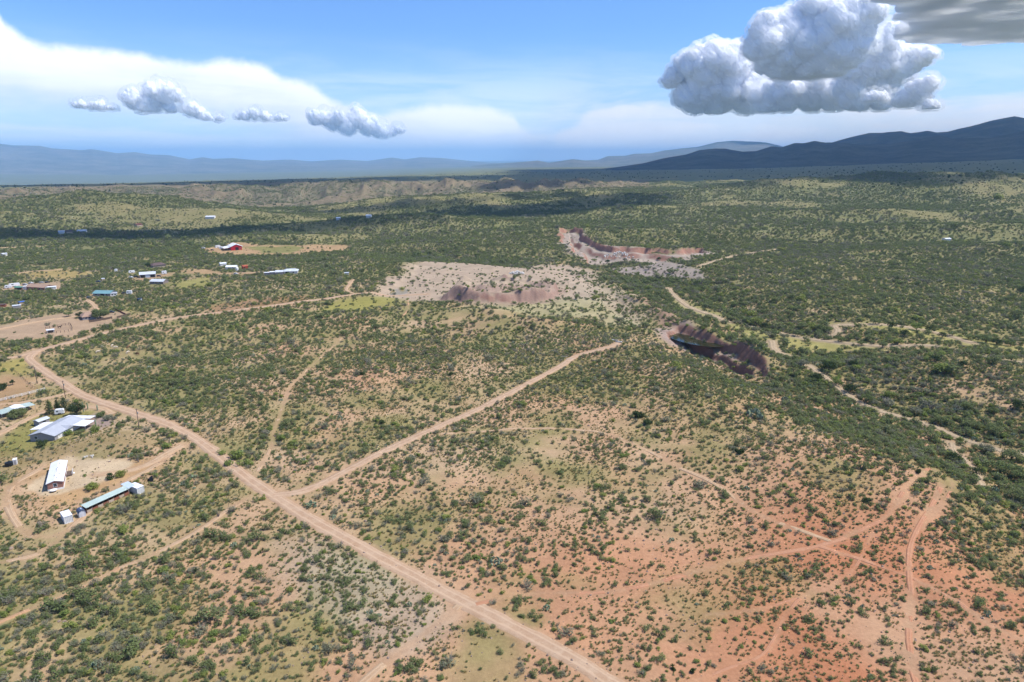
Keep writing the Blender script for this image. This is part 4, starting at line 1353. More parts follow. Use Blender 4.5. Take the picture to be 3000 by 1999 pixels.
ZONE_NAMES = [  # pixel landmark, words
    ((1600, 1890), 'the main dirt road'), ((1200, 1680), 'the main dirt road'), ((900, 1500), 'the road junction'), ((1150, 1310), 'the straight side road'), ((2120, 1432), 'the thin diagonal track'), ((1850, 1725), 'the curved red track'), ((2660, 1760), 'the bare red clearing'), ((2680, 1450), 'the red ridge tracks'),
    ((1200, 1890), 'the short lower trail'), ((450, 1640), 'the faint stall trail'), ((200, 1520), 'the shipping container'), ((350, 1450), 'the green stalls'), ((180, 1410), 'the brown home'), ((820, 1230), 'the narrow left trail'), ((150, 1900), 'the lower left slope'), ((600, 1850), 'the pale gravelly patch'),
    ((2900, 1950), 'the lower right red slope'), ((2900, 1600), 'the ridge above the wash'), ((2300, 1950), 'the bottom red flats'), ((1600, 1600), 'the reddish bank'), ((1450, 1450), 'the middle slope'), ((2000, 1250), 'the low tan knoll')]


def where(px, py):
    b = min(ZONE_NAMES, key=lambda z: (z[0][0] - px) ** 2 + ((z[0][1] - py) * 1.3) ** 2)
    side = ('left of' if px < b[0][0] - 130 else 'right of' if px > b[0][0] + 130 else 'above' if py < b[0][1] - 45 else 'below' if py > b[0][1] + 45 else 'beside')
    return side + ' ' + b[1]


def hide_collection(kind, pairs):
    c = bpy.data.collections.new(kind + '_models')
    for i, (a, b) in enumerate(pairs):
        me = a
        if b is not None:      # one mesh with both materials
            bm = bmesh.new()
            bm.from_mesh(a); n0 = len(bm.faces)
            bm.from_mesh(b)
            bm.faces.ensure_lookup_table()
            for f_ in bm.faces[n0:]:
                f_.material_index = 1
            me = bpy.data.meshes.new(kind + '_whole')
            bm.to_mesh(me); bm.free()
            me.materials.append(a.materials[0]); me.materials.append(b.materials[0])
        o = bpy.data.objects.new('%s_model_%02d' % (kind, i), me)
        c.objects.link(o)
    return c


def scatter(name, collection, n_models, P, seed, label):
    """P: x, y, z, size -> one object of kind stuff that sets out copies with geometry nodes"""
    g = np.random.default_rng(seed)
    me = bpy.data.meshes.new(name)
    me.vertices.add(len(P))
    me.vertices.foreach_set('co', np.ascontiguousarray(P[:, :3], np.float32).ravel())
    attr(me, 'turn', np.column_stack([g.normal(0, .06, (len(P), 2)), g.uniform(0, 6.283, len(P))]), 'FLOAT_VECTOR')
    s = P[:, 3:4] * np.column_stack([g.uniform(.85, 1.2, (len(P), 2)), g.uniform(.75, 1.2, len(P))])
    attr(me, 'size', s, 'FLOAT_VECTOR')
    attr(me, 'model', g.integers(0, n_models, len(P)), 'INT')
    o = link(name, me, None, kind='stuff', label=label)
    ng = bpy.data.node_groups.new(name, 'GeometryNodeTree')
    ng.interface.new_socket('Geometry', in_out='INPUT', socket_type='NodeSocketGeometry')
    ng.interface.new_socket('Geometry', in_out='OUTPUT', socket_type='NodeSocketGeometry')
    N, L = ng.nodes, ng.links
    gi, go = N.new('NodeGroupInput'), N.new('NodeGroupOutput')
    ip = N.new('GeometryNodeInstanceOnPoints')
    ci = N.new('GeometryNodeCollectionInfo')
    ci.inputs[0].default_value = collection
    ci.inputs[1].default_value = True; ci.inputs[2].default_value = True

    def na(nm, typ):
        a = N.new('GeometryNodeInputNamedAttribute')
        a.data_type = typ; a.inputs[0].default_value = nm
        return a.outputs[0]
    er = N.new('FunctionNodeEulerToRotation')
    L.new(na('turn', 'FLOAT_VECTOR'), er.inputs[0])
    L.new(gi.outputs[0], ip.inputs['Points']); L.new(ci.outputs[0], ip.inputs['Instance'])
    ip.inputs['Pick Instance'].default_value = True
    L.new(na('model', 'INT'), ip.inputs['Instance Index'])
    L.new(er.outputs[0], ip.inputs['Rotation']); L.new(na('size', 'FLOAT_VECTOR'), ip.inputs['Scale'])
    L.new(ip.outputs[0], go.inputs[0])
    md = o.modifiers.new('planting', 'NODES'); md.node_group = ng
    return o


SIZEW = ['low', 'small', 'medium', 'broad', 'large']
KINDW = {'desert_shrub': ('olive green desert shrub', 'shrub'), 'grey_shrub': ('grey twiggy desert shrub', 'shrub'), 'leafy_bush': ('bright green leafy bush', 'bush'), 'dark_bush': ('dark green dense bush', 'bush'),
         'grass_tuft': ('yellow dry grass tuft', 'grass tuft'), 'prickly_pear': ('pale green prickly pear cactus clump', 'cactus'), 'yucca': ('dark spiky yucca', 'yucca')}


def individual(kind, P, group, seed):
    g = np.random.default_rng(seed)
    q = np.quantile(P[:, 3], [.2, .4, .65, .88]) if len(P) > 4 else [0] * 4
    for x, y, z, s in P:
        me, tw = PROTO[kind][g.integers(0, len(PROTO[kind]))]
        px, py = to_px(np.array(x), np.array(y), z)
        w, cat = KINDW[kind]
        o = link(kind, me, None, loc=(x, y, z - 0.03), label=f'{SIZEW[int(np.searchsorted(q, s))]} {w} {where(float(px), float(py))}', category=cat, group=group)
        o.rotation_euler = (g.normal(0, .05), g.normal(0, .05), g.uniform(0, 6.28))
        o.scale = (s * g.uniform(.85, 1.2), s * g.uniform(.85, 1.2), s * g.uniform(.75, 1.2))
        if tw is not None:
            link('branch', tw, None, o)


def plant_all():
    zones = placements()
    near = zones[0]
    k = rng.uniform(0, 1, len(near))
    mix = fbm(near[:, 0], near[:, 1], 30, 3, 77) * 0.35
    kk = k + mix
    kinds = {'grey_shrub': near[kk < 0.16], 'prickly_pear': near[(kk >= 0.16) & (kk < 0.20)], 'leafy_bush': near[(kk >= 0.20) & (kk < 0.32)], 'desert_shrub': near[kk >= 0.32]}
    kinds['prickly_pear'][:, 3] *= 0.85
    cols = {kd: hide_collection(kd, PROTO[kd]) for kd in PROTO}
    for i, (kd, P) in enumerate(kinds.items()):
        lim = {'desert_shrub': 300, 'grey_shrub': 150, 'leafy_bush': 120, 'prickly_pear': 60}[kd]
        px, py = to_px(P[:, 0], P[:, 1], P[:, 2])
        seen = (px > 5) & (px < 2995) & (py > 0) & (py < 1990)
        score = np.where(seen, P[:, 3] / np.hypot(P[:, 0], P[:, 1]), 0)
        o = np.argsort(-score)
        individual(kd, P[o[:lim]], {'desert_shrub': 'olive desert shrubs in the foreground', 'grey_shrub': 'grey desert shrubs in the foreground', 'leafy_bush': 'leafy bushes in the foreground', 'prickly_pear': 'prickly pear clumps in the foreground'}[kd], 100 + i)
        if kd != 'prickly_pear':
            rest = P[o[lim:]]
        else:
            rest = P[o[lim:]]
        scatter('%s_scrub' % {'desert_shrub': 'olive', 'grey_shrub': 'grey', 'leafy_bush': 'leafy', 'prickly_pear': 'cactus'}[kd], cols[kd], len(PROTO[kd]), rest, 200 + i, 'many more plants of the same kind spread over the slope')
    # dry grass and burroweed between the shrubs
    n = 90000
    r = np.sqrt(rng.uniform(112 ** 2, 420 ** 2, n)); a = rng.uniform(R(-43), R(43), n)
    X, Y = r * np.sin(a), r * np.cos(a)
    keep = rng.uniform(0, 1, n) < np.clip(0.5 + 0.9 * fbm(X, Y, 22, 3, 81), 0.05, 1)
    X, Y = X[keep], Y[keep]
    gap, _ = road_gap(X, Y); _, _, pv = patch_fields(X, Y)
    keep = (gap > 0.3) & (rng.uniform(0, 1, len(X)) < np.clip(pv + .25, 0, 1))
    X, Y = X[keep], Y[keep]
    T = np.stack([X, Y, H(X, Y), rng.uniform(.45, 1.15, len(X))], 1)
    half = len(T) // 2
    scatter('dry_grass', cols['grass_tuft'], 3, T[:half], 301, 'dry yellow grass tufts between the shrubs')
    T2 = T[half:].copy(); T2[:, 3] *= 0.42
    scatter('low_scrub', cols['desert_shrub'], 5, T2, 302, 'low sprigs of scrub between the shrubs')
    n = 14000
    r = np.sqrt(rng.uniform(112 ** 2, 330 ** 2, n)); a = rng.uniform(R(-43), R(43), n)
    X, Y = r * np.sin(a), r * np.cos(a)
    keep = rng.uniform(0, 1, n) < np.clip(0.3 + 1.3 * fbm(X, Y, 14, 3, 85), 0.02, 1)
    X, Y = X[keep], Y[keep]
    for i in range(3):
        b = bmesh.new()
        for v in ICO_V[:12] * np.random.default_rng(i).uniform(.6, 1.2, (12, 3)):
            b.verts.new(v)
        bmesh.ops.convex_hull(b, input=b.verts)
        me = bpy.data.meshes.new('stone'); b.to_mesh(me); b.free()
        me.materials.append(STONE)
        PROTO.setdefault('stone', []).append((me, None))
    scatter('stones', hide_collection('stone', PROTO['stone']), 3, np.stack([X, Y, H(X, Y), np.exp(rng.normal(-1.75, .45, len(X)))], 1), 310, 'small pale and brown stones strewn over the bare soil')
    # middle distance and far slopes
    mid = zones[1]
    k = rng.uniform(0, 1, len(mid)) + fbm(mid[:, 0], mid[:, 1], 70, 3, 78) * 0.35
    far = zones[2]
    kf = rng.uniform(0, 1, len(far)) + fbm(far[:, 0], far[:, 1], 200, 3, 79) * 0.3
    scatter('middle_scrub', cols['desert_shrub'], 5, mid[k >= 0.30], 303, 'olive scrub over the middle distance')
    scatter('middle_grey_scrub', cols['grey_shrub'], 3, mid[k < 0.14], 304, 'grey scrub over the middle distance')
    scatter('middle_leafy_scrub', cols['leafy_bush'], 3, mid[(k >= .14) & (k < .30)], 305, 'leafy scrub over the middle distance')
    scatter('far_scrub', cols['desert_shrub'], 5, far[kf >= 0.2], 306, 'olive scrub over the far slopes')
    scatter('far_leafy_scrub', cols['leafy_bush'], 3, far[(kf >= 0.12) & (kf < 0.2)], 307, 'leafy scrub over the far slopes')
    scatter('far_grey_scrub', cols['grey_shrub'], 3, far[kf < 0.12], 308, 'grey scrub over the far slopes')
    # junipers dotted over the bluff and the plateau
    m = 5200
    r = np.exp(rng.uniform(math.log(1900), math.log(6500), m)); a = rng.uniform(R(-42), R(42), m)
    X, Y = r * np.sin(a), r * np.cos(a)
    keep = rng.uniform(0, 1, m) < np.clip(.4 + .8 * fbm(X, Y, 300, 3, 83), .05, 1)
    X, Y = X[keep], Y[keep]
    scatter('junipers', cols['dark_bush'], 2, np.stack([X, Y, H(X, Y), rng.uniform(2.2, 4.6, len(X))], 1), 309, 'dark junipers dotted over bluff and plateau')
    for kd, lst in (('dark_bush', LIST_DARK), ('leafy_bush', LIST_LEAFY)):
        g = G([p[0] for p in lst], [p[1] for p in lst])
        individual(kd, np.column_stack([g, [p[2] * .62 for p in lst]]), 'single dense bushes' if kd == 'dark_bush' else 'larger leafy bushes', 401)
    g = G([p[0] for p in YUCCAS], [p[1] for p in YUCCAS])
    individual('yucca', np.column_stack([g, rng.uniform(.9, 1.4, len(g))]), 'yuccas in the foreground', 402)


# ------------------------------------------------------------------ wash trees
def wash_trees():
    models = []
    for i, (lf, nm) in enumerate((('green', 0), ('green', 0), ('bright', 0), ('grey', 0), ('dark', 0), ('green', 0))):
        (cv, cf), (tv, tf) = tree_parts(500 + i, 1.0, 1.25, None, 900, 0.050, 0.28, 11, 0.72)
        c = mesh_np('crown', cv, cf); c.materials.append(LEAF[lf])
        t = mesh_np('trunk', tv, tf); t.materials.append(BARK)
        models.append((c, t, lf))
    g = G([p[0] for p in TREES], [p[1] for p in TREES])
    W = {'green': 'olive mesquite tree', 'bright': 'bright green mesquite tree', 'grey': 'greyish mesquite tree', 'dark': 'dark green mesquite tree'}
    for i, (p, q) in enumerate(zip(TREES, g)):
        j = 2 if i == 0 else int(rng.choice(6, p=[.20, .20, .12, .10, .22, .16]))
        c, t, lf = models[j]
        px, py = p[0], p[1]
        if py < 900 and px < 1300: w = 'at the left edge of the quarry flat'
        elif py < 780 and px < 1700: w = 'in the tree line behind the quarry flat'
        elif py < 780: w = 'in the tree line before the far quarry cut'
        elif px < 1800: w = 'standing alone on the pale quarry flat'
        elif py < 930: w = 'along the green wash above the pond'
        elif px < 2310: w = 'just behind the dark pit wall'
        elif py < 1040: w = ('near the pale fork of the wash' if px < 2500 else 'between the two pale wash channels' if px < 2800 else 'by the grassy wash at the far right')
        elif py < 1160: w = 'right of the pit where the wash narrows' if px < 2480 else 'on the wooded slope right of the wash'
        else: w = 'beside the sandy wash bend' if px < 2800 else 'in the thicket at the right edge'
        h = p[2]
        word = 'tall' if h >= 7 else 'mid sized' if h >= 5.5 else 'small'
        o = link('mesquite_tree', None, None, loc=(q[0], q[1], q[2] - .1), label=f'{word} {W[lf]} {w}', category='tree', group='mesquite trees along the wash and quarry')
        s = h * .82
        o.scale = (s * rng.uniform(.95, 1.25), s * rng.uniform(.95, 1.25), s * rng.uniform(.85, 1.05))
        o.rotation_euler = (0, 0, rng.uniform(0, 6.28))
        link('trunk', t, None, o); link('crown', c, None, o)


wash_trees()
# ------------------------------------------------------------------ buildings, vehicles and yard things
PAINT = {}


def paint(name, rgb, rough=0.6, metal=0.0, vary=0.10, scale=1.5):
    if name not in PAINT:
        PAINT[name] = mat_principled(name, rgb, rough, metal, vary, scale)
    return PAINT[name]


WHITE_ROOF = paint('white_metal_roof', (0.72, 0.73, 0.75), 0.45, vary=0.06)
GREY_ROOF = paint('grey_shingle_roof', (0.36, 0.38, 0.42), 0.8, vary=0.08)
LIGHT_ROOF = paint('light_grey_metal_roof', (0.50, 0.53, 0.56), 0.5, vary=0.08)
TEAL_ROOF = paint('teal_metal_roof', (0.16, 0.30, 0.32), 0.5, vary=0.08)
GREEN_ROOF = paint('pale_green_metal_roof', (0.38, 0.46, 0.42), 0.55, vary=0.10)
DKGREEN = paint('green_metal_roof', (0.10, 0.28, 0.20), 0.55)
TAN_ROOF = paint('tan_shingle_roof', (0.33, 0.22, 0.16), 0.9)
BROWN_ROOF = paint('dark_brown_roof', (0.11, 0.075, 0.07), 0.9)
BLUE_ROOF = paint('dark_blue_roof', (0.05, 0.075, 0.14), 0.6)
PALEBLUE = paint('pale_blue_metal_roof', (0.42, 0.50, 0.58), 0.5)
WHITE_WALL = paint('white_painted_wall', (0.68, 0.66, 0.63), 0.8)
GREY_WALL = paint('grey_siding', (0.30, 0.28, 0.28), 0.85)
PINK_WALL = paint('brown_pink_siding', (0.30, 0.15, 0.11), 0.85)
TAN_WALL = paint('tan_wall', (0.42, 0.33, 0.25), 0.9)
RED_WALL = paint('red_metal_siding', (0.42, 0.012, 0.020), 0.55)
RUST = paint('red_brown_boards', (0.26, 0.10, 0.06), 0.85)
DARKM = paint('opening_shade', (0.015, 0.015, 0.018), 0.7)  # near-black sheets paint the shade inside openings, even where built as doors
GLASS = paint('window_glass', (0.03, 0.04, 0.05), 0.08, vary=0.3)
TRIM = paint('white_trim', (0.75, 0.75, 0.74), 0.6)
STEEL = paint('galvanised_steel', (0.45, 0.46, 0.47), 0.4, 0.6)
WOODM = paint('weathered_wood', (0.12, 0.085, 0.065), 0.9)
CONC = paint('pale_concrete', (0.52, 0.50, 0.46), 0.9)
RUBBER = paint('black_rubber', (0.012, 0.012, 0.012), 0.8)
BLACKP = paint('black_plastic', (0.012, 0.014, 0.016), 0.4)


class MB:
    def __init__(s):
        s.V, s.F = [], []

    def add(s, V, F):
        o = len(s.V)
        s.V += [tuple(v) for v in V]; s.F += [tuple(i + o for i in f) for f in F]
        return s

    def box(s, x0, y0, z0, x1, y1, z1):
        V = [(x, y, z) for z in (z0, z1) for y in (y0, y1) for x in (x0, x1)]
        return s.add(V, [(0, 2, 3, 1), (4, 5, 7, 6), (0, 1, 5, 4), (1, 3, 7, 5), (3, 2, 6, 7), (2, 0, 4, 6)])

    def prism(s, prof, y0, y1, axis='y'):
        """profile (x, z) extruded along y, or (y, z) along x"""
        n = len(prof)
        V = [((a, y, b) if axis == 'y' else (y, a, b)) for y in (y0, y1) for a, b in prof]
        F = [tuple(range(n)), tuple(range(2 * n - 1, n - 1, -1))] + [(i, n + i, n + (i + 1) % n, (i + 1) % n) for i in range(n)]
        return s.add(V, F)

    def cyl(s, c, r, h, k=14, axis='z', r2=None):
        r2 = r if r2 is None else r2
        V = []
        for hh, q in ((0, r), (h, r2)):
            for j in range(k):
                a = 2 * math.pi * j / k
                p = (q * math.cos(a), q * math.sin(a), hh)
                p = p if axis == 'z' else (hh, p[0], p[1]) if axis == 'x' else (p[0], hh, p[1])
                V.append(tuple(c[i] + p[i] for i in range(3)))
        F = [tuple(range(k))[::-1], tuple(range(k, 2 * k))] + [(j, (j + 1) % k, k + (j + 1) % k, k + j) for j in range(k)]
        return s.add(V, F)

    def build(s, name, m, parent=None, **props):
        me = bpy.data.meshes.new(name)
        me.from_pydata(s.V, [], s.F)
        bm = bmesh.new(); bm.from_mesh(me); bmesh.ops.recalc_face_normals(bm, faces=bm.faces); bm.to_mesh(me); bm.free()
        return link(name, me, m, parent, **props)


def ground_z(x, y):
    return float(H(np.array([x]), np.array([y]))[0])


def spot(A, B=None):
    if B is None:
        return G([A[0]], [A[1]])[0], 0.0, 0.0
    a, b = G([A[0], B[0]], [A[1], B[1]])
    return a, math.atan2(b[1] - a[1], b[0] - a[0]), float(np.hypot(*(b - a)[:2]))


def root(name, label, cat, loc, rz=0.0, group=None):
    o = link(name, None, None, None, loc, label=label, category=cat)
    o.rotation_euler = (0, 0, rz)
    if group:
        o['group'] = group
    return o


def local(loc, rz, x, y):
    return loc[0] + x * math.cos(rz) - y * math.sin(rz), loc[1] + x * math.sin(rz) + y * math.cos(rz)


def corner_z(loc, rz, W, D):
    p = np.array([local(loc, rz, x, y) for x in (0, W / 2, W) for y in (0, D / 2, D)])
    return H(p[:, 0], p[:, 1])


def lowest(loc, rz, W, D):
    return float(corner_z(loc, rz, W, D).min())


def highest(loc, rz, W, D):
    return float(corner_z(loc, rz, W, D).max())


def claim(loc, rz, W, D, pad=1.0):
    n = max(2, int(max(W, D) / 4))
    for i in range(n + 1):
        t = i / n
        x, y = (W * t, D / 2) if W >= D else (W / 2, D * t)
        p = local(loc, rz, x, y)
        CLEAR_EXTRA.append((p[0], p[1], min(W, D) / 2 + pad))


def window(par, face, u, z, w, h, W, D):
    """face f/b/l/r of a W x D box; u along the face"""
    f, p = MB(), MB()
    for mb, g, t0, t1 in ((f, 0.09, -.02, .05), (p, 0.0, .0, .06)):
        a0, a1, b0, b1 = u - w / 2 - g, u + w / 2 + g, z - g, z + h + g
        if face == 'f': mb.box(a0, -t1, b0, a1, -t0, b1)
        if face == 'b': mb.box(a0, D + t0, b0, a1, D + t1, b1)
        if face == 'l': mb.box(-t1, a0, b0, -t0, a1, b1)
        if face == 'r': mb.box(W + t0, a0, b0, W + t1, a1, b1)
    o = f.build('window', TRIM, par)
    p.build('pane', GLASS, o)


def door(par, face, u, w, h, W, D, m, z=0.0, name='door'):
    mb = MB()
    if face == 'f': mb.box(u - w / 2, -.05, z, u + w / 2, .02, z + h)
    if face == 'l': mb.box(-.05, u - w / 2, z, .02, u + w / 2, z + h)
    if face == 'r': mb.box(W - .02, u - w / 2, z, W + .05, u + w / 2, z + h)
    return mb.build(name, m, par)


def house(name, label, cat, A, B, D, hw, rise, wall, roof, ridge='x', over=0.45, wins=(), doors=(), group=None, W=None, hip=0.0, skirt=None, sink=0.0):
    loc, rz, L = spot(A, B)
    W = W or L
    zl, zh = lowest(loc, rz, W, D), highest(loc, rz, W, D)
    z0 = (zl + zh) / 2 - sink
    o = root(name, label, cat, (loc[0], loc[1], z0), rz, group)
    claim(loc, rz, W, D)
    b = zl - z0 - 0.4
    w = MB()
    if rise <= 0.01:
        w.box(0, 0, b, W, D, hw)
    elif ridge == 'x':
        w.prism([(0, b), (D, b), (D, hw), (D / 2, hw + rise * (1 if not hip else .05)), (0, hw)], 0, W, 'x')
    else:
        w.prism([(0, b), (W, b), (W, hw), (W / 2, hw + rise * (1 if not hip else .05)), (0, hw)], 0, D, 'y')
    w.build('wall', wall, o)
    r = MB()
    th = 0.14
    ov = over
    if rise <= 0.01:
        r.box(-ov, -ov, hw + .004, W + ov, D + ov, hw + .18)
    else:
        P, Q = (W, D) if ridge == 'x' else (D, W)       # P along the ridge
        k = rise / (Q / 2)
        e = hw - k * ov
        for sgn in (0, 1):
            y0, y1 = (-ov, Q / 2) if sgn == 0 else (Q + ov, Q / 2)
            hx = hip
            pts = [(-ov, y0, e), (P + ov, y0, e), (P + ov - hx, y1, hw + rise), (-ov + hx, y1, hw + rise)]
            V = [(x, y, z + .02) for x, y, z in pts] + [(x, y, z + th + .02) for x, y, z in pts]
            V = V if ridge == 'x' else [(y, x, z) for x, y, z in V]
            r.add(V, [(0, 1, 2, 3), (7, 6, 5, 4), (0, 4, 5, 1), (1, 5, 6, 2), (2, 6, 7, 3), (3, 7, 4, 0)])
        if hip:
            for x0, x1 in ((-ov, -ov + hip), (P + ov, P + ov - hip)):
                pts = [(x0, -ov, e), (x0, Q + ov, e), (x1, Q / 2, hw + rise)]
                V = [(x, y, z + .03) for x, y, z in pts] + [(x, y, z + th + .03) for x, y, z in pts]
                V = V if ridge == 'x' else [(y, x, z) for x, y, z in V]
                r.add(V, [(0, 1, 2), (5, 4, 3), (0, 3, 4, 1), (1, 4, 5, 2), (2, 5, 3, 0)])
    r.build('roof', roof, o)
    if skirt:
        s = MB(); s.box(-.04, -.04, b, W + .04, D + .04, .55); s.build('skirting', skirt, o)
    for f, u, z, ww, hh in wins:
        window(o, f, u * (W if f in 'fb' else D), z, ww, hh, W, D)
    for f, u, ww, hh, m in doors:
        door(o, f, u * (W if f in 'fb' else D), ww, hh, W, D, m)
    return o, W


def posts_roof(par, x0, y0, x1, y1, h0, h1, roof, along='x', posts=True, th=0.1, name='awning'):
    """flat sloping roof on posts; height h0 at the y0 (or x0) side"""
    V = []
    for z in (0, th):
        V += [(x0, y0, h0 + z), (x1, y0, (h0 if along == 'y' else h1) + z), (x1, y1, h1 + z), (x0, y1, (h1 if along == 'y' else h0) + z)]
    a = MB().add(V, [(3, 2, 1, 0), (4, 5, 6, 7), (0, 1, 5, 4), (1, 2, 6, 5), (2, 3, 7, 6), (3, 0, 4, 7)]).build(name, roof, par)
    if posts:
        n = max(2, int(abs((x1 - x0)) / 3.5) + 1)
        for i in range(n):
            for y in (y0 + .12, y1 - .12):
                x = x0 + .12 + (x1 - x0 - .24) * i / (n - 1)
                f = (y - y0) / (y1 - y0) if along == 'y' else (x - x0) / (x1 - x0)
                MB().box(x - .06, y - .06, -1.0, x + .06, y + .06, h0 + (h1 - h0) * f).build('post', STEEL, par)
    return a


def ribbed_box(name, label, cat, A, B, D, h, m, roofm, group=None, W=None, deep=0.09, pitch=0.45):
    loc, rz, L = spot(A, B)
    W = W or L
    z0 = lowest(loc, rz, W, D) + .05
    o = root(name, label, cat, (loc[0], loc[1], z0), rz, group)
    claim(loc, rz, W, D, .5)

    def zig(n, a, bq):
        out = []
        for i in range(n):
            t0 = a + (bq - a) * i / n; s = (bq - a) / n
            out += [(t0, 0), (t0 + s * .45, 0), (t0 + s * .5, 1), (t0 + s * .95, 1)]
        return out + [(bq, 0)]
    nx, ny = int(W / pitch), int(D / pitch)
    for face in ('f', 'b', 'l', 'r'):
        z = zig(nx if face in 'fb' else ny, 0.1, (W if face in 'fb' else D) - .1)
        V, F = [], []
        for t, q in z:
            d = q * deep
            p = {'f': (t, .0 + d), 'b': (t, D - d), 'l': (d, t), 'r': (W - d, t)}[face]
            V += [(p[0], p[1], .12), (p[0], p[1], h - .1)]
        for i in range(len(z) - 1):
            F.append((2 * i, 2 * i + 2, 2 * i + 3, 2 * i + 1))
        MB().add(V, F).build('wall_panel', m, o)
    for x in (0, W):
        for y in (0, D):
            MB().box(x - .07, y - .07, -.3, x + .07, y + .07, h - .12).build('corner_post', m, o)
    MB().box(.08, -.05, -.1, W - .08, .06, .14).build('base_rail', m, o)
    MB().box(.08, D - .06, -.1, W - .08, D + .05, .14).build('base_rail', m, o)
    MB().box(-.08, -.08, h - .1, W + .08, D + .08, h + .04).build('roof', roofm, o)
    return o, W


def car(label, P, rz, paint_m, group='parked vehicles at the homesteads', kind='suv', L=4.5, cat='car', name='parked_car'):
    loc = spot(P)[0]
    o = root(name, label, cat, (loc[0], loc[1], loc[2]), rz, group)
    CLEAR_EXTRA.append((loc[0], loc[1], 3.0))
    w = .92
    if kind == 'pickup':
        prof = [(-L / 2, .45), (L / 2, .45), (L / 2, .95), (L * .22, 1.05), (L * .12, 1.75), (-L * .12, 1.78), (-L * .16, 1.08), (-L / 2, 1.05)]
        gl = [(L * .19, 1.08), (L * .115, 1.66), (-L * .10, 1.68), (-L * .13, 1.12)]
    else:
        prof = [(-L / 2, .42), (L / 2, .42), (L / 2, .85), (L * .27, 1.0), (L * .12, 1.6), (-L * .34, 1.64), (-L * .48, 1.05)]
        gl = [(L * .235, 1.03), (L * .115, 1.52), (-L * .32, 1.55), (-L * .42, 1.06)]
    MB().prism(prof, -w, w, 'y').build('body', paint_m, o)
    MB().prism(gl, -w - .015, w + .015, 'y').build('window', GLASS, o)
    for x in (-L * .31, L * .31):
        for y in (-w + .0, w - .2):
            MB().cyl((x, y - .02, .36), .36, .24, 12, 'y').build('wheel', RUBBER, o)
    return o


def trailer(label, A, B, D, h, m, cat='trailer', name='travel_trailer', group='trailers at the homesteads', rounded=True, stripe=None):
    loc, rz, W = spot(A, B)
    z0 = highest(loc, rz, W, D) + .35
    o = root(name, label, cat, (loc[0], loc[1], z0), rz, group)
    claim(loc, rz, W, D, .5)
    c = min(.5, h * .2)
    MB().prism([(0, 0), (W, 0), (W, h - c), (W - c, h), (c, h), (0, h - c)] if rounded else [(0, 0), (W, 0), (W, h), (0, h)], 0, D, 'y').build('body', m, o)
    for x in (W * .42, W * .58):
        for y in (-.04, D - .2):
            MB().cyl((x, y, 0), .38, .24, 12, 'y').build('wheel', RUBBER, o)
    MB().box(-.9, D / 2 - .06, .0, 0.02, D / 2 + .06, .1).build('hitch', STEEL, o)
    MB().box(W * .2, -.03, h * .5, W * .4, .02, h * .78).build('window', GLASS, o)
    MB().box(W * .68, -.03, .1, W * .68 + .65, .02, h * .84).build('door', TRIM, o)
    return o


# --- the grey house with white awnings
hs, W = house('ranch_house', 'large grey gabled house with white awnings in the yellow green yard', 'house', (90.3, 1294.3), (161.5, 1291), 19.5, 2.6, 1.5, GREY_WALL, GREY_ROOF, 'y', .5,
              wins=[('f', .24, .9, 1.3, 1.2), ('r', .16, 1.0, 1.2, 1.1), ('r', .40, .9, .8, 1.5), ('r', .47, .9, .8, 1.5), ('r', .28, 1.0, 1.0, 1.1)], doors=[('r', .56, .95, 2.05, TRIM)])
MB().box(W - .05, 2.0, -.4, W + .06, 19.4, 2.45).build('sunlit_side_wall', WHITE_WALL, hs)  # right wall painted whiter for sunlight, against the end wall's painted grey shade
MB().prism([(7.2, 2.55), (11.4, 2.55), (9.3, 3.75)], W * .62, W + .75, 'x').build('gable_roof', GREY_ROOF, hs)
posts_roof(hs, W + .3, 11.5, W + 6.0, 18.5, 2.75, 2.45, WHITE_ROOF, 'x')
posts_roof(hs, .5, 20.1, W + 2.5, 24.5, 2.7, 2.4, WHITE_ROOF, 'y')
posts_roof(hs, -5.0, 6.5, -.3, 15.5, 2.3, 2.65, WHITE_ROOF, 'x')
paint('trailer_white', (.70, .70, .70), .5)
house('garden_shed', 'pale grey roofed long shed at the far left corner of the grey house', 'shed', (116, 1250), (146, 1238), 3.6, 2.2, .5, GREY_WALL, LIGHT_ROOF, 'x', .35, doors=[('f', .5, 1.4, 1.9, DARKM)])
# --- the brown pink manufactured home
mh, W = house('manufactured_home', 'brown pink manufactured home with a long white roof on a sandy pad', 'mobile home', (141.3, 1440.2), (187, 1431.7), 20.0, 2.9, .75, PINK_WALL, WHITE_ROOF, 'y', .35,
              wins=[('f', .5, 1.2, 1.1, 1.3), ('r', .2, 1.2, 1.2, 1.0), ('r', .42, 1.2, 1.2, 1.0), ('r', .85, 1.2, 1.2, 1.0)], doors=[('r', .62, .95, 2.2, TRIM)], skirt=TRIM)
for i, (u, v) in enumerate(((.62, .10), (.45, .22), (.55, .42), (.50, .52), (.56, .60), (.60, .82), (.72, .30))):
    x = u * W
    z = 2.9 + .75 * (1 - abs(x - W / 2) / (W / 2))
    MB().cyl((x, v * 20, z), .16, .55, 8).build('roof_vent', STEEL, mh)
dk = MB(); dk.box(W + .05, 10.5, .35, W + 2.2, 15.0, .5)
dk.build('porch_deck', WOODM, mh)
for i in range(4):
    MB().box(W + 2.1, 10.6 + i * 1.43, -.6, W + 2.2, 10.7 + i * 1.43, 1.4).build('porch_post', TRIM, mh)
MB().box(W + 2.12, 10.6, 1.3, W + 2.2, 15.0, 1.4).build('porch_rail', TRIM, mh)
for i in range(3):
    MB().box(W + 2.25 + i * .3, 12.2, -.5, W + 2.53 + i * .3, 13.4, .35 - i * .14).build('step', TRIM, mh)
q = spot((158, 1441))[0]
tb = root('patio_table', 'round white table at the near end of the brown manufactured home', 'table', q)
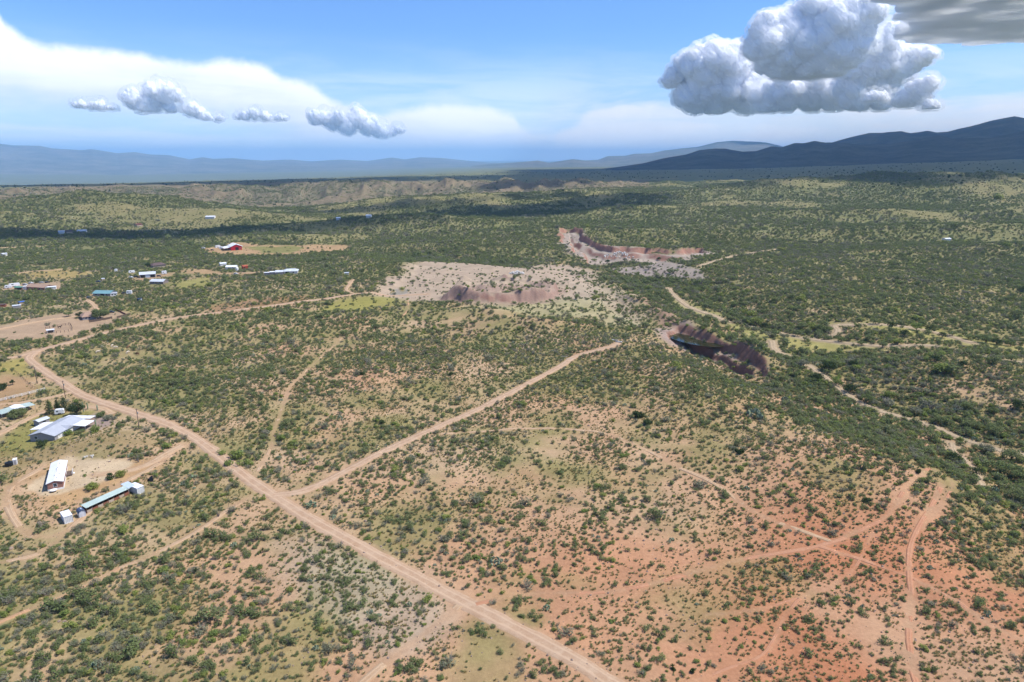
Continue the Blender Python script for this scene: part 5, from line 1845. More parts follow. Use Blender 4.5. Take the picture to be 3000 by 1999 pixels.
MB().cyl((0, 0, .72), 1.2, .08, 20).build('tabletop', TRIM, tb)
MB().cyl((0, 0, -.1), .12, .82, 8).build('leg', STEEL, tb)
# --- containers, shed, stalls
ribbed_box('storage_container', 'white ribbed storage container at the lower left end of the stalls', 'container', (190.2, 1536.3), (215, 1528.4), 4.8, 2.6, paint('container_white', (.62, .62, .60), .6), WHITE_ROOF, 'white ribbed containers')
ribbed_box('storage_container', 'white ribbed storage container at the upper right end of the green stalls', 'container', (403.7, 1450.9), (423.5, 1442), 5.4, 2.6, PAINT['container_white'], WHITE_ROOF, 'white ribbed containers')
loc, rz, W = spot((233.7, 1518.9), (252.9, 1512.5))
sh = root('garden_shed', 'small pale shed with a rounded dark blue roof beside the white container', 'shed', loc, rz)
claim(loc, rz, W, 2.6, .4)
MB().prism([(0, -.6), (W, -.6), (W, 1.8), (W * .84, 2.35), (W / 2, 2.62), (W * .16, 2.35), (0, 1.8)], 0, 2.6).build('wall', paint('shed_pale', (.48, .49, .52), .8), sh)
pr = [(-.15, 1.72), (W * .13, 2.42), (W / 2, 2.72), (W * .87, 2.42), (W + .15, 1.72)]
MB().prism(pr + [(a, b + .09) for a, b in pr[::-1]], -.2, 2.8).build('roof', BLUE_ROOF, sh)
MB().box(W * .46, .7, 2.72, W * .62, 2.0, 2.84).build('roof_panel', PALEBLUE, sh)
MB().box(W * .3, -.04, -.3, W * .7, .02, 1.7).build('door', paint('door_grey', (.55, .55, .57), .7), sh)
loc, rz, W = spot((256, 1506), (380, 1449))
st = root('horse_stalls', 'long narrow row of stalls under one pale green metal roof', 'stalls', (loc[0], loc[1], loc[2]), rz)
claim(loc, rz, W, 3.4, .5)
e = spot((380, 1449))[0][2] - loc[2]
V = []
for z in (0, .1):
    V += [(-.3, -.3, 2.35 + z), (W + .3, -.3, 2.35 + e + z), (W + .3, 2.7, 2.75 + e + z), (-.3, 2.7, 2.75 + z)]
MB().add(V, [(3, 2, 1, 0), (4, 5, 6, 7), (0, 1, 5, 4), (1, 2, 6, 5), (2, 3, 7, 6), (3, 0, 4, 7)]).build('roof', GREEN_ROOF, st)
n = 9
for i in range(n):
    t = i / (n - 1); x = W * t
    for y, hh in ((0.05, 2.35), (2.5, 2.65)):
        MB().box(x - .07, y - .07, e * t - 1.2, x + .07, y + .07, e * t + hh).build('post', WOODM, st)
    MB().box(x - .03, .12, e * t - .8, x + .03, 2.4, e * t + 1.3).build('partition', RUST, st)
    if i < n - 1:
        x2 = W * (i + 1) / (n - 1); e2 = e * (i + 1) / (n - 1)
        m_ = RUST if i % 2 else TAN_WALL
        V = [(x + .08, y, z) for y in (-.02, .05) for z in (e * t + .2, e * t + 1.25)] + [(x2 - .08, y, z) for y in (-.02, .05) for z in (e2 + .2, e2 + 1.25)]
        MB().add(V, [(0, 1, 3, 2), (4, 6, 7, 5), (0, 4, 5, 1), (2, 3, 7, 6), (1, 5, 7, 3), (0, 2, 6, 4)]).build('stall_gate', m_, st)
        V = [(x + .08, y, z) for y in (2.46, 2.53) for z in (e * t - .8, e * t + 2.55)] + [(x2 - .08, y, z) for y in (2.46, 2.53) for z in (e2 - .8, e2 + 2.55)]
        MB().add(V, [(0, 1, 3, 2), (4, 6, 7, 5), (0, 4, 5, 1), (2, 3, 7, 6), (1, 5, 7, 3), (0, 2, 6, 4)]).build('back_wall', RUST, st)
loc, rz, W = spot((380, 1449), (402, 1440.5))
cp = root('carport', 'pale blue roofed carport between the green stalls and the right container', 'carport', loc, rz)
claim(loc, rz, W, 5, .4)
posts_roof(cp, -.3, -.1, W - .25, 5.2, 2.55, 2.7, PALEBLUE, 'y', name='roof')
q = spot((442, 1412.6))[0]
sp_ = root('scrap_pile', 'dark angular scrap panels leaning together right of the upper container', 'scrap', q, .5)
MB().add([(-.9, 0, -.1), (.9, 0, -.1), (.7, .5, 2.3), (-.3, .6, 1.7), (-.9, .1, -.1), (.9, .1, -.1), (.7, .6, 2.3), (-.3, .7, 1.7)], [(0, 1, 2, 3), (7, 6, 5, 4), (0, 4, 5, 1), (1, 5, 6, 2), (2, 6, 7, 3), (3, 7, 4, 0)]).build('panel', BLACKP, sp_)
MB().add([(-1.2, 1.2, -.1), (1.0, 1.3, -.1), (.8, .75, 1.5), (-.9, .72, 1.2), (-1.2, 1.3, -.1), (1.0, 1.4, -.1), (.8, .85, 1.5), (-.9, .82, 1.2)], [(0, 1, 2, 3), (7, 6, 5, 4), (0, 4, 5, 1), (1, 5, 6, 2), (2, 6, 7, 3), (3, 7, 4, 0)]).build('panel', BLACKP, sp_)
q = spot((27.6, 1365))[0]
tk = root('water_tank', 'round black water tank beside a small white shed in the dry field', 'water tank', q)
CLEAR_EXTRA.append((q[0], q[1], 3))
MB().cyl((0, 0, -.2), 1.45, 1.7, 24).build('tank_body', BLACKP, tk)
MB().cyl((0, 0, 1.5), 1.45, .35, 24, r2=.35).build('tank_top', BLACKP, tk)
MB().cyl((0, 0, 1.85), .3, .12, 12).build('lid', BLACKP, tk)
house('pump_shed', 'small white pump shed right of the round black water tank', 'shed', (40, 1363.5), (51, 1361), 1.9, 2.1, 0, WHITE_WALL, WHITE_ROOF, over=.1, doors=[('f', .5, .7, 1.8, GREY_WALL)])
# --- green and white barn with lean-tos, trailer, fence
bn, W = house('horse_barn', 'white block barn with pale green lean to roofs below the white pipe fence', 'barn', (47, 1217), (76, 1209), 6.5, 2.6, .5, WHITE_WALL, WHITE_ROOF, 'y', .25, doors=[('f', .5, 1.6, 2.2, DARKM)])
posts_roof(bn, -5.8, -.3, -.28, 6.8, 2.0, 2.5, GREEN_ROOF, 'x', name='lean_to_roof')
posts_roof(bn, W + .28, .5, W + 4.6, 7.2, 2.45, 2.3, GREEN_ROOF, 'x', name='lean_to_roof')
trailer('white horse trailer parked by the pines near the grey house', (161, 1218), (188, 1214), 2.1, 2.1, PAINT['trailer_white'], name='horse_trailer')


def fence(name, label, pix, h, n_rails, m, every=3.0, r=.05, cat='fence', solid=None):
    P = spline([tuple(g[:2]) for g in G([p[0] for p in pix], [p[1] for p in pix])], every) if len(pix) > 2 else np.array([g[:2] for g in G([p[0] for p in pix], [p[1] for p in pix])])
    if len(pix) == 2:
        n = max(2, int(np.hypot(*(P[1] - P[0])) / every))
        P = np.array([P[0] + (P[1] - P[0]) * i / n for i in range(n + 1)])
    Z = H(P[:, 0], P[:, 1])
    o = root(name, label, cat, (P[0][0], P[0][1], Z[0]))
    Q = np.column_stack([P, Z]) - np.array([P[0][0], P[0][1], Z[0]])
    pm = None
    for i, p in enumerate(Q):
        if pm is None:
            b = MB().box(-r, -r, -.4, r, r, h).build('post', m, o); pm = b.data
        else:
            b = link('post', pm, None, o)
        b.location = p
    for k in range(n_rails):
        for a, b in zip(Q[:-1], Q[1:]):
            z = h * (k + 1) / n_rails - .08
            v, f = tube([a + (0, 0, z), b + (0, 0, z)], [r * .7, r * .7], 5)
            MB().add(v, f).build('rail', m, o)
    if solid:
        for a, b in zip(Q[:-1], Q[1:]):
            d = (b - a)[:2]; d = d / np.hypot(*d); nn = np.array([-d[1], d[0]]) * .04
            V = [(*(a[:2] + s * nn), a[2] + z) for s in (-1, 1) for z in (-.3, h)] + [(*(b[:2] + s * nn), b[2] + z) for s in (-1, 1) for z in (-.3, h)]
            MB().add(V, [(0, 1, 3, 2), (4, 6, 7, 5), (0, 4, 5, 1), (2, 3, 7, 6), (1, 5, 7, 3), (0, 2, 6, 4)]).build('fence_panel', solid, o)
    return o


fence('pipe_fence', 'long white three rail pipe fence above the green and white barn', [(-30, 1184), (131.7, 1144)], 1.5, 3, TRIM, 3.2, .10)
fence('corral_fence', 'dark post and rail corral around the grazing dark horse', [(134.8, 964), (157, 960), (180.4, 956), (201.8, 952), (208, 955), (211.6, 969), (189.3, 973.8), (166, 976.5), (136, 978)], 1.7, 2, WOODM, 4.5, .09)
fence('board_fence', 'dark solid board fence below the tan roofed house and its big tree', [(262, 945), (328.6, 933.6)], 1.7, 1, WOODM, 3.0, .08, solid=WOODM)
fence('board_fence', 'dark board fence running right from the parking yard corner', [(343, 932.7), (382, 923)], 1.6, 1, WOODM, 3.0, .08, solid=WOODM)
fence('board_fence', 'brown low fence closing the upper right of the pale parking yard', [(337.5, 908.6), (368, 923)], 1.3, 1, WOODM, 3.0, .08, solid=RUST)
fence('wire_fence', 'dark wire fence curving below the bare dirt hump at the left', [(40, 1085), (70, 1112), (95, 1135), (125, 1146)], 1.2, 2, WOODM, 4.0, .05)


def power_pole(label, px, py, h, box=True):
    q = spot((px, py))[0]
    o = root('power_pole', label, 'power pole', q, .4, 'wooden power poles along the dirt road')
    v, f = tube([(0, 0, -.5), (0, 0, h)], [.19, .13], 8)
    MB().add(v, f).build('pole', WOODM, o)
    MB().box(-.55, -.06, h - .5, .55, .06, h - .38).build('crossarm', WOODM, o)
    for x in (-.45, 0.0, .45):
        MB().cyl((x, 0, h - .38), .05, .2, 6).build('insulator', STEEL, o)
    if box:
        MB().cyl((.32, 0, h - 2.6), .24, .8, 10).build('transformer', STEEL, o)


power_pole('plain wooden power pole nearest the upper road junction', 109.4, 1124.3, 9.4, False)
power_pole('wooden power pole with a transformer beside the pale road bend above the pines', 192.3, 1166.8, 9.4)
power_pole('wooden power pole with a transformer between the grey house yard and the road', 408, 1257, 9.8)


def saguaro(label, px, py, h, arms):
    q = spot((px, py))[0]
    o = root('saguaro', label, 'cactus', q, rng.uniform(0, 6), 'saguaros by the grey house')
    m = LEAF['cactus']
    v, f = tube([(0, 0, -.3), (0, 0, h * .5), (0, 0, h * .93), (0, 0, h)], [.26, .30, .25, .08], 9)
    MB().add(v, f).build('stem', m, o)
    for a, z, l in arms:
        x, y = math.cos(a), math.sin(a)
        v, f = tube([(0, 0, z), (x * .55, y * .55, z + .05), (x * .65, y * .65, z + l * .5), (x * .62, y * .62, z + l)], [.15, .17, .17, .07], 7)
        MB().add(v, f).build('arm', m, o)


saguaro('tallest saguaro with arms by the road above the grey house', 245, 1207, 5.0, [(0, 2.3, 1.5), (2.6, 2.8, 1.1)])
saguaro('thinner saguaro right of the tallest saguaro', 258, 1199.8, 3.6, [])
saguaro('short stout saguaro nearest the road right of the other saguaros', 286, 1203, 3.0, [])
saguaro('small saguaro rising from a bush in the gravel yard', 281, 1247, 3.0, [])


def tree(name, label, px, py, h, w, leaf, cat='tree', trunk=.3, lobes=12, flat=.75, n=0, size=.2, group=None):
    n, size = int(max(500, 42 * w * w)), .15 + .016 * w
    q = spot((px, py))[0]
    o = root(name, label, cat, q, rng.uniform(0, 6), group)
    CLEAR_EXTRA.append((q[0], q[1], w * .35))
    (cv, cf), (tv, tf) = tree_parts(int(px * 7 + py), h, w, None, n, size, trunk, lobes, flat)
    link('trunk', mesh_np('trunk', np.array(tv), tf), BARK, o)
    link('crown', mesh_np('crown', cv, cf), LEAF[leaf], o)


def pine(label, px, py, h, w, seed):
    q = spot((px, py))[0]
    o = root('pine_tree', label, 'tree', q, 0, 'pines by the grey house')
    g = np.random.default_rng(seed)
    lb = []
    for i in range(16):
        z = h * (.14 + .82 * i / 15); r = w * .5 * (1 - (i / 15) ** 1.3 * .8)
        a = i * 2.4
        lb.append((math.cos(a) * r * .45, math.sin(a) * r * .45, z, max(r * .62, .5)))
    cv, cf = leaf_cloud(seed, 1300, lb, .17, .8)
    v, f = tube([(0, 0, -.3), (0, 0, h * .9)], [h * .035, .05], 7)
    link('trunk', mesh_np('trunk', np.array(v), f), BARK, o)
    link('crown', mesh_np('crown', cv, cf), LEAF['dark'], o)


pine('dark dense pine left of the white horse trailer', 146.6, 1214.6, 7.8, 4.6, 1)
pine('shorter pale pine directly behind the white horse trailer', 170, 1204, 5.8, 3.8, 2)
pine('tallest pine right of the white horse trailer', 190, 1206, 8.4, 4.8, 3)
tree('shade_tree', 'round dark green shade tree between the pines and the saguaros', 225, 1217, 6.2, 7.0, 'dark', trunk=.22)
tree('mesquite_tree', 'grey green mesquite spreading in front of the green roofed barn', 52, 1223, 4.2, 8.0, 'green', trunk=.25)
tree('bush', 'round dark green bush at the near corner of the grey house', 125, 1308, 3.6, 4.6, 'dark', 'bush', .1)
tree('bush', 'green bush at the foot of the small yard saguaro', 279.4, 1266, 3.2, 4.6, 'leafy' if 'leafy' in LEAF else 'bright', 'bush', .1)
tree('bush', 'rounded green bush left of the power pole by the house yard', 352.7, 1253, 2.6, 3.6, 'green', 'bush', .1)
tree('bush', 'low green yucca like bush right of the short stout saguaro', 296, 1220, 2.2, 4.6, 'green', 'bush', .1)
tree('bush', 'grey green bush on the edge of the gravel yard near the road', 318, 1229, 2.3, 4.6, 'grey', 'bush', .1)
tree('bush', 'yellow green bush against the right wall of the grey house', 201, 1275, 2.4, 3.8, 'bright', 'bush', .1)
tree('bush', 'big dark bush at the left edge below the bare dirt hump', 4, 1141, 3.6, 6.5, 'dark', 'bush', .1)
tree('small_tree', 'small lone dark tree on the bare dirt hump at the left', 37, 1128, 3.2, 2.6, 'dark', trunk=.3, n=400)
tree('bush', 'bright round bush below the sandy driveway of the brown home', 354, 1396, 2.6, 4.2, 'bright', 'bush', .1)
tree('bush', 'dark green bush left of the bright round driveway bush', 323, 1404, 2.4, 3.2, 'dark', 'bush', .1)
tree('bush', 'bright yellow green bush on the bank below the sandy pad', 269, 1434, 2.8, 4.6, 'bright', 'bush', .1)
# --- houses on the left in the middle distance
house('tan_house', 'tan roofed house half hidden by a large round tree', 'house', (243, 939), (283, 935), 11, 2.7, 2.3, GREY_WALL, TAN_ROOF, 'x', .6, hip=3.5, wins=[('f', .25, .9, 1.4, 1.1), ('f', .5, .9, 1.4, 1.1)], doors=[('l', .5, 2.6, 2.2, DARKM)])
tree('shade_tree', 'largest round tree in front of the tan roofed house', 296, 935, 8.6, 11.5, 'green', trunk=.3, lobes=16, n=1300, size=.3)
tree('shade_tree', 'small dark tree at the left end of the tan roofed house', 234, 931, 5.0, 6.0, 'dark', trunk=.25, n=600)
tree('small_tree', 'low umbrella shaped tree on the bare lot left of the tan roofed house', 202, 928, 3.6, 6.5, 'green', trunk=.45, flat=.4, n=500)
car('dark car with a white rear in the pale yard beside the big round tree', (326.8, 917), .3, paint('car_black', (.03, .03, .035), .3))
house('loafing_shed', 'small white roofed animal shelter at the corral below the bare lot', 'shelter', (138, 977), (160, 974), 3.2, 2.0, 0, STEEL, WHITE_ROOF, over=.25, doors=[('f', .5, 3.2, 1.7, DARKM)])
house('teal_house', 'grey house with a teal metal roof and a front gable', 'house', (273.2, 867.5), (322, 869), 10, 2.7, 1.8, GREY_WALL, TEAL_ROOF, 'x', .7, wins=[('f', .18, .9, 1.5, 1.1), ('f', .82, .9, 1.5, 1.1)], doors=[('f', .55, 3.2, 2.3, DARKM)])
house('annex', 'white annex wall block at the right end of the teal roofed house', 'shed', (324, 869), (344, 867), 6, 2.5, .5, WHITE_WALL, GREY_ROOF, 'x', .3, wins=[('f', .3, .9, 1.2, 1.1), ('f', .7, .9, 1.2, 1.1)])
trailer('white box trailer right of the teal roofed house', (371, 863), (386, 862), 2.5, 2.7, PAINT['trailer_white'], rounded=False, name='box_trailer')
car('dark pickup beside the white box trailer', (363, 861), 1.2, PAINT['car_black'], kind='pickup')
car('dark blue car at the left end of the teal roofed house', (262.5, 874), .9, paint('car_blue', (.03, .06, .12), .3))
trailer('dark blue box trailer alone in the scrub right of the teal house', (406, 885), (417, 883.5), 2.4, 2.5, paint('navy', (.02, .04, .09), .4), rounded=False, name='box_trailer')
house('brown_house', 'long tan brown roofed house among white sheds at the far left', 'house', (79.5, 849), (130.4, 851.4), 10, 2.7, 1.9, PINK_WALL, TAN_ROOF, 'x', .7, wins=[('f', .2, .9, 1.5, 1.1), ('f', .75, .9, 1.5, 1.1)], doors=[('f', .5, 3.5, 2.2, DARKM)])
house('white_shed', 'white roofed long shed at the right end of the brown roofed house', 'shed', (132.5, 851), (164.3, 848), 5, 2.6, .4, WHITE_WALL, WHITE_ROOF, 'x', .3, doors=[('f', .4, 2.6, 2.1, DARKM)])
house('green_shed', 'green roofed open shed left of the brown roofed house', 'shed', (42.9, 850), (65, 849.3), 5, 2.3, .5, RUST, DKGREEN, 'x', .3, doors=[('f', .6, 4.0, 2.0, DARKM)])
house('white_shed', 'white box shed between the green shed and the brown roofed house', 'shed', (67, 849), (78, 848.4), 4, 2.9, 0, WHITE_WALL, WHITE_ROOF, over=.15, doors=[('f', .4, 1.2, 2.1, GREY_WALL)])
trailer('white long trailer behind the green roofed shed', (28, 841.5), (60, 839.5), 2.5, 2.7, PAINT['trailer_white'])
trailer('white trailer at the far left end of the brown house homestead', (14, 846.5), (34, 845), 2.5, 2.6, PAINT['trailer_white'])
for P_, rz_, m_, lb, kd in (((74, 836), .1, paint('car_silver', (.4, .41, .43), .35), 'silver and dark car behind the white trailers by the brown house', 'suv'), ((91, 831.5), .2, paint('car_white', (.65, .65, .66), .35), 'white car behind the left end of the brown house', 'suv'),
                         ((122, 830), .5, PAINT['car_silver'], 'grey car parked on the dirt behind the brown house', 'suv'), ((139, 829), 1.3, PAINT['car_black'], 'dark car rightmost on the dirt behind the brown house', 'suv'),
                         ((289, 827), .2, PAINT['car_blue'], 'blue pickup beside a small shed in the scrub above the teal house', 'pickup'), ((384, 814.5), .2, PAINT['car_white'], 'white car left of the open grey barn', 'suv'),
                         ((398, 812.5), 1.0, PAINT['car_black'], 'dark car close to the left end of the open grey barn', 'suv'), ((466, 810.5), .3, PAINT['car_black'], 'dark car right of the open grey barn', 'suv'),
                         ((691, 804), .1, PAINT['car_white'], 'white car on the dirt lane below the white roofed cluster', 'suv')):
    car(lb, P_, rz_, m_, kind=kd)
house('small_shed', 'tiny brown shed beside the blue pickup in the scrub', 'shed', (299, 824.5), (308, 823.5), 3, 2.4, .4, TAN_WALL, LIGHT_ROOF, 'x', .2)
trailer('small pale trailer under scrub on the upper dirt lane', (336, 797), (345, 796), 2.4, 2.4, PAINT['trailer_white'])
trailer('long low white trailer above the open grey barn', (378, 801.5), (396, 800), 2.5, 2.3, PAINT['trailer_white'])
house('blue_tarp_shed', 'low shed under a bright blue tarp at the far left', 'shed', (58, 893), (74, 891), 4, 1.9, .3, TAN_WALL, paint('blue_tarp', (.06, .14, .42), .6), 'x', .3)
house('grey_shed', 'pale grey roofed low shed below the blue tarp shed', 'shed', (38, 904), (62, 902), 5, 2.0, .3, GREY_WALL, LIGHT_ROOF, 'x', .3)
house('brown_shed', 'small brown shed at the left edge below the blue tarp', 'shed', (1, 900.5), (17, 899.5), 4, 2.1, .4, RUST, BROWN_ROOF, 'x', .3)
house('grey_barn', 'open fronted barn with a pale grey roof and dark bays', 'barn', (409.8, 815), (456.2, 812.5), 10, 3.4, 1.9, GREY_WALL, LIGHT_ROOF, 'x', .5, doors=[('f', .2, 4.0, 2.9, DARKM), ('f', .5, 3.6, 2.9, PALEBLUE), ('f', .82, 4.0, 2.9, DARKM)])
trailer('white box truck body right of the open grey barn', (475, 804.5), (489, 803.5), 2.5, 3.0, PAINT['trailer_white'], rounded=False, name='box_trailer')
house('grey_house', 'low grey brown house with a pale grey roof below the open barn', 'house', (439.7, 833), (478.3, 833), 9, 2.6, 1.6, paint('grey_brown_wall', (.22, .18, .16), .9), LIGHT_ROOF, 'x', .5, wins=[('f', .3, .9, 1.2, 1.1), ('f', .7, .9, 1.2, 1.1)])
house('dark_house', 'dark brown roofed house on a rise beside a dark round tree', 'house', (449, 785), (486, 781.5), 11, 2.7, 2.0, TAN_WALL, BROWN_ROOF, 'x', .8, hip=4)
tree('shade_tree', 'dark round tree left of the dark brown roofed house', 434, 783, 5.5, 6.5, 'dark', trunk=.2, n=450, size=.3)
house('white_house', 'white roofed low house in the middle cluster left of the red shed', 'house', (661.8, 790.5), (691.6, 788), 9, 2.6, 1.2, WHITE_WALL, WHITE_ROOF, 'x', .5, wins=[('f', .3, .9, 1.4, 1.1), ('f', .7, .9, 1.4, 1.1)])
house('white_shed', 'white roofed shed behind the white house of the middle cluster', 'shed', (646, 780), (664, 778.5), 7, 2.6, .8, WHITE_WALL, WHITE_ROOF, 'x', .4)
house('red_shed', 'small rusty red shed right of the white roofed cluster', 'shed', (712.6, 789.6), (727, 788), 5, 3.0, 1.2, paint('rust_red', (.38, .06, .03), .7), paint('rust_red_roof', (.34, .08, .04), .7), 'x', .3, doors=[('f', .3, 1.6, 2.2, DARKM)])
q = spot((695, 792.5))[0]
tk = root('water_tank', 'small white water tank between the white cluster and the red shed', 'water tank', q)
MB().cyl((0, 0, -.3), 1.6, 3.0, 18).build('tank_body', TRIM, tk); MB().cyl((0, 0, 2.7), 1.6, .5, 18, r2=.2).build('tank_top', TRIM, tk)
house('small_shed', 'white flat shed leftmost of the row of four grey roofs', 'shed', (774, 807), (789, 806), 4, 2.5, .3, GREY_WALL, WHITE_ROOF, 'x', .3)
house('small_shed', 'white roofed shed second from left in the row of four grey roofs', 'shed', (791, 806), (806, 805), 5, 2.8, .5, GREY_WALL, WHITE_ROOF, 'x', .3)
house('grey_house', 'small grey roofed house third in the row of four grey roofs', 'house', (808, 806), (829, 804.5), 8, 2.8, 1.3, GREY_WALL, LIGHT_ROOF, 'x', .5)
house('grey_house', 'largest house at the right end of the row with a pale hipped roof', 'house', (832, 803), (871.7, 802.5), 11, 3.0, 1.7, WHITE_WALL, LIGHT_ROOF, 'x', .9, hip=4, wins=[('f', .7, 1.0, 1.5, 1.1)], doors=[('f', .25, 4.0, 2.4, DARKM)])
# --- the red barn
rb, W = house('red_barn', 'large bright red barn with a white metal roof beside the ploughed strip', 'barn', (677.2, 734.5), (709.3, 732), 21, 4.8, 2.9, RED_WALL, WHITE_ROOF, 'y', .5, doors=[('f', .55, 4.2, 3.8, DARKM)], wins=[('f', .85, 1.5, 1.2, 1.2)])
posts_roof(rb, -8.5, .8, -.55, 20, 2.9, 4.1, WHITE_ROOF, 'x', name='lean_to_roof', th=.2)
posts_roof(rb, W + .55, 13, W + 4, 20, 3.6, 3.0, WHITE_ROOF, 'x', name='lean_to_roof', th=.2)
trailer('pale long trailer at the left side of the red barn', (632, 727), (646, 726), 2.6, 3.0, PAINT['trailer_white'])
trailer('white trailer half under the lean to of the red barn', (643, 730.5), (653, 729.5), 2.5, 2.8, PAINT['trailer_white'])
car('dark car on the dirt left of the red barn', (622, 734), .3, PAINT['car_black'])
trailer('grey junk trailer at the far left of the red barn yard', (592, 730.5), (602, 729.5), 2.4, 2.2, STEEL)
# --- far homesteads
for lb, A_, B_, D_, h_, rs, wl, rf in (('white flat trailer house at the left edge in the far scrub', (8, 750), (22, 749), 5, 2.8, .4, WHITE_WALL, WHITE_ROOF), ('pale roofed house leftmost in the far shaded homestead', (172, 685), (190, 684.5), 9, 3, 1.3, WHITE_WALL, LIGHT_ROOF),
                                  ('dark roofed house in the middle of the far shaded homestead', (195, 684), (214, 683.5), 10, 3, 1.5, TAN_WALL, BROWN_ROOF), ('pale long roof at the right end of the far shaded homestead', (226, 683), (252, 682), 10, 3, 1.5, WHITE_WALL, LIGHT_ROOF),
                                  ('dark red roofed house alone on the far slope', (402, 664), (418, 663), 11, 3, 1.8, TAN_WALL, paint('maroon_roof', (.12, .035, .03), .8)), ('white long house far off beneath the bluff', (602, 642), (628, 641), 10, 3.2, 1.4, WHITE_WALL, WHITE_ROOF),
                                  ('white small house left of the far pair in the valley', (985, 646), (996, 645), 10, 3.2, 1.4, WHITE_WALL, WHITE_ROOF), ('white small house right of the far pair in the valley', (1072, 639), (1086, 638), 10, 3.2, 1.4, WHITE_WALL, WHITE_ROOF),
                                  ('white small roof alone in the scrub on the far right slope', (2770, 707), (2786, 706), 6, 2.8, .8, WHITE_WALL, WHITE_ROOF), ('pale small roof in the scrub between barn and quarry', (1010, 806), (1022, 805), 3, 2.2, .3, WHITE_WALL, LIGHT_ROOF)):
    house('far_house', lb, 'house', A_, B_, D_, h_, rs, wl, rf, 'x', .5, group='small far houses')


# --- animals
def animal(name, label, cat, px, py, rz, skin, L, grazing, group=None):
    q = spot((px, py))[0]
    o = root(name, label, cat, q, rz, group)
    s = L / 2.2
    hd = (1.45, 0, .45) if grazing else (1.55, 0, 1.75)
    J = [(0, 0, 1.15, .36), (.65, 0, 1.18, .34), (-.7, 0, 1.2, .33), (1.05, 0, 1.15 if grazing else 1.45, .2), (1.3, 0, .8 if grazing else 1.62, .15), (*hd, .13), (hd[0] + (.12 if grazing else .3), 0, hd[2] - .25, .08),
         (.62, .2, .75, .12), (.64, .2, .4, .07), (.62, .2, .02, .06), (.62, -.2, .75, .12), (.5, -.2, .4, .07), (.46, -.2, .02, .06),
         (-.72, .2, .8, .15), (-.85, .2, .45, .075), (-.78, .2, .02, .06), (-.72, -.2, .8, .15), (-.9, -.2, .45, .075), (-.86, -.2, .02, .06), (-1.02, 0, 1.1, .06), (-1.1, 0, .55, .05)]
    E = [(0, 1), (0, 2), (1, 3), (3, 4), (4, 5), (5, 6), (1, 7), (7, 8), (8, 9), (1, 10), (10, 11), (11, 12), (2, 13), (13, 14), (14, 15), (2, 16), (16, 17), (17, 18), (2, 19), (19, 20)]
    me = bpy.data.meshes.new(name)
    me.from_pydata([(x * s, y * s, z * s) for x, y, z, _ in J], E, [])
    ob = bpy.data.objects.new(name, me)
    col.objects.link(ob)
    md = ob.modifiers.new('skin', 'SKIN')
    for v, j in zip(me.skin_vertices[0].data, J):
        v.radius = (j[3] * s, j[3] * s)
    me.skin_vertices[0].data[0].use_root = True
    ob.modifiers.new('smooth', 'SUBSURF').levels = 1
    ev = ob.evaluated_get(bpy.context.evaluated_depsgraph_get())
    m2 = bpy.data.meshes.new_from_object(ev)
    bpy.data.objects.remove(ob)
    m2.materials.clear(); m2.materials.append(skin)
    link('body', m2, None, o)


HIDE = mat_principled('brown_hide', (0.16, 0.07, 0.035), .8, vary=.3)
PALE_HIDE = mat_principled('cream_hide', (0.55, 0.46, 0.36), .8, vary=.15)
animal('horse', 'dark brown horse standing in the post and rail corral', 'horse', 175, 962, .2, mat_principled('dark_hide', (.03, .018, .012), .7), 2.4, False)
for i, (px, py, m_, w) in enumerate(((287, 1035, PALE_HIDE, 'cream cow lowest and leftmost in the scrub above the road bend'), (299.6, 1021, PALE_HIDE, 'cream cow highest left in the scrub nearest the upper road'), (330, 1016.5, PALE_HIDE, 'cream cow beside the tan cow near the upper dirt road'),
                                     (340, 1022, PALE_HIDE, 'cream cow in the middle of the scattered herd'), (378, 1021, HIDE, 'brown cow highest right in the scattered herd'), (376, 1036, PALE_HIDE, 'cream cow below the highest brown cow'), (404, 1041, HIDE, 'brown cow lowest and rightmost in the scattered herd'))):
    animal('cow', w, 'cow', px, py, rng.uniform(0, 6.2), m_, 2.7, True, 'cattle grazing in the scrub')
    q = spot((px, py))[0]; CLEAR_EXTRA.append((q[0], q[1] - 2.0, 3.4))


# --- quarry things
def rocks(name, label, px, py, n, spread, size, m, seed, kind=None, cat='rubble pile'):
    g = np.random.default_rng(seed)
    q = spot((px, py))[0]
    mb = MB()
    for i in range(n):
        a = g.uniform(0, 6.28); rr = spread * math.sqrt(g.uniform()) 
        x, y = rr * math.cos(a), rr * .7 * math.sin(a)
        z = max(0, (1 - rr / spread)) * spread * .35
        s = size * g.uniform(.5, 1.4)
        vv = ICO_V[:12] * s * g.uniform(.6, 1.2, (12, 3)) + (x, y, z + s * .2)
        b = bmesh.new()
        for v in vv:
            b.verts.new(v)
        bmesh.ops.convex_hull(b, input=b.verts)
        b.verts.ensure_lookup_table(); b.verts.index_update()
        mb.add([v.co[:] for v in b.verts], [[v.index for v in f.verts] for f in b.faces]); b.free()
    o = mb.build(name, m, None, label=label)
    o.location = q
    if kind:
        o['kind'] = kind
    else:
        o['category'] = cat


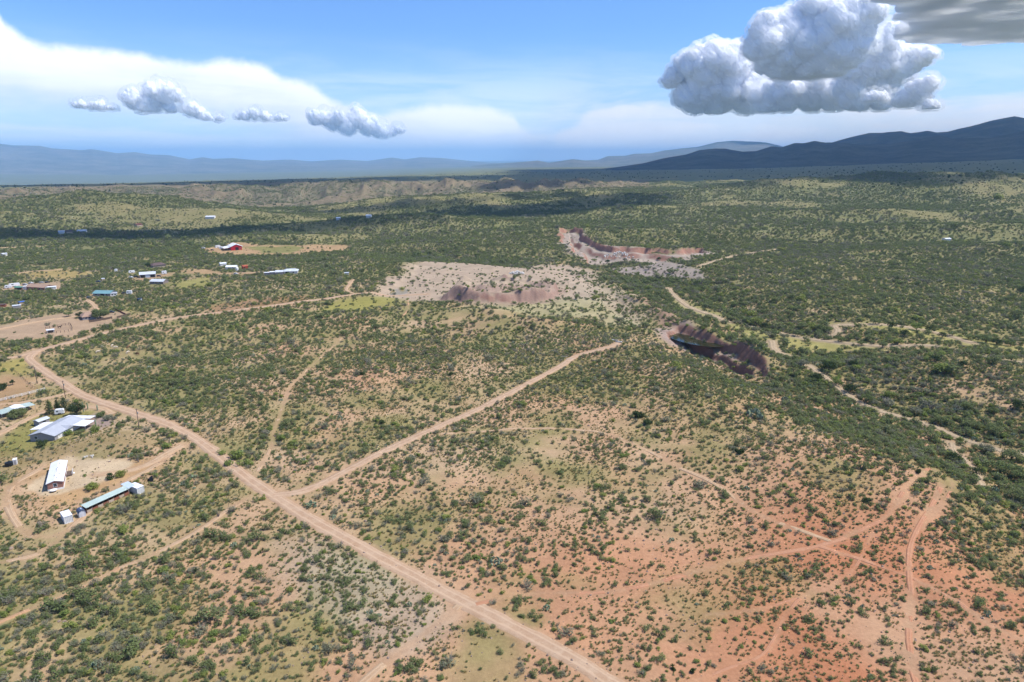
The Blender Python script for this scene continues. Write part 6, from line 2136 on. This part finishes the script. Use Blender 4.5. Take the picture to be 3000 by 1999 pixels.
rocks('rubble', 'pile of pale grey concrete blocks on the far side of the quarry mound', 1514, 803, 60, 8.5, 1.1, CONC, 1, 'stuff')
rocks('rubble', 'scattered pale boulders at the foot of the far quarry cut', 1815, 752, 60, 22, 1.2, CONC, 2, 'stuff')
rocks('rubble', 'white stones heaped at the upper edge of the sandy driveway', 262, 1340, 22, 2.4, .32, CONC, 3, 'stuff')
for i, (px, py, rz_, w) in enumerate(((1800, 998, -.2, 'white concrete pipe lying at the end of the straight side road, left one'), (1812, 1003, -.5, 'white concrete pipe lying at the end of the straight side road, right one'))):
    q = spot((px, py))[0]
    o = root('concrete_pipe', w, 'pipe', (q[0], q[1], q[2] + .35), rz_)
    MB().cyl((-2, 0, 0), .45, 4.0, 14, 'x').build('pipe_body', CONC, o)
    MB().cyl((2.0, 0, 0), .55, .35, 14, 'x').build('pipe_collar', CONC, o)
for px, py, rz_, w in ((1655, 1046, -.25, 'pale fallen log above the widening of the side road'), (1670, 1053, .3, 'pale fallen log closest to the side road widening')):
    q = spot((px, py))[0]
    v, f = tube([(-2.6, 0, .2), (-.6, .15, .28), (1.2, -.1, .25), (2.8, .1, .2)], [.22, .2, .17, .1], 7)
    o = root('log', w, 'log', q, rz_)
    MB().add(v, f).build('trunk', paint('pale_dead_wood', (.40, .36, .31), .9), o)
    v, f = tube([(.6, 0, .25), (1.2, .9, .6), (1.5, 1.4, .9)], [.09, .06, .02], 5)
    MB().add(v, f).build('branch', PAINT['pale_dead_wood'], o)
for px, py, h, w in ((495, 1303, 4.2, 'bare spidery ocotillo at the mouth of the sandy driveway'), (405, 1355, 3.4, 'bare spidery ocotillo along the lower edge of the driveway'), (640, 1515, 3.6, 'bare grey ocotillo in the pale patch left of the road')):
    q = spot((px, py))[0]
    o = root('ocotillo', w, 'ocotillo', q, 0, 'ocotillos near the brown home')
    v, f = stems(int(px), 15, h, h * .45, .04, .15)
    MB().add(v, f).build('stem', TWIG, o)


plant_all()


def settle_labels():
    """things that would share a label say which of them they are, counted across the view"""
    by = {}
    for o in list(col.objects):
        if o.parent is None and o.get('category'):
            by.setdefault(o['label'], []).append(o)
    nth = ['leftmost', 'second from left', 'third from left', 'fourth from left', 'fifth from left', 'sixth from left', 'seventh from left', 'eighth from left', 'ninth from left', 'tenth from left', 'eleventh from left', 'twelfth from left']
    for lb, oo in by.items():
        if len(oo) < 2:
            continue
        oo.sort(key=lambda o: float(to_px(np.array(o.location.x), np.array(o.location.y), o.location.z)[0]))
        for i, o in enumerate(oo):
            w = 'rightmost' if i == len(oo) - 1 else nth[min(i, 11)] if len(oo) > 2 or i else 'leftmost'
            o['label'] = lb + ', ' + w


settle_labels()
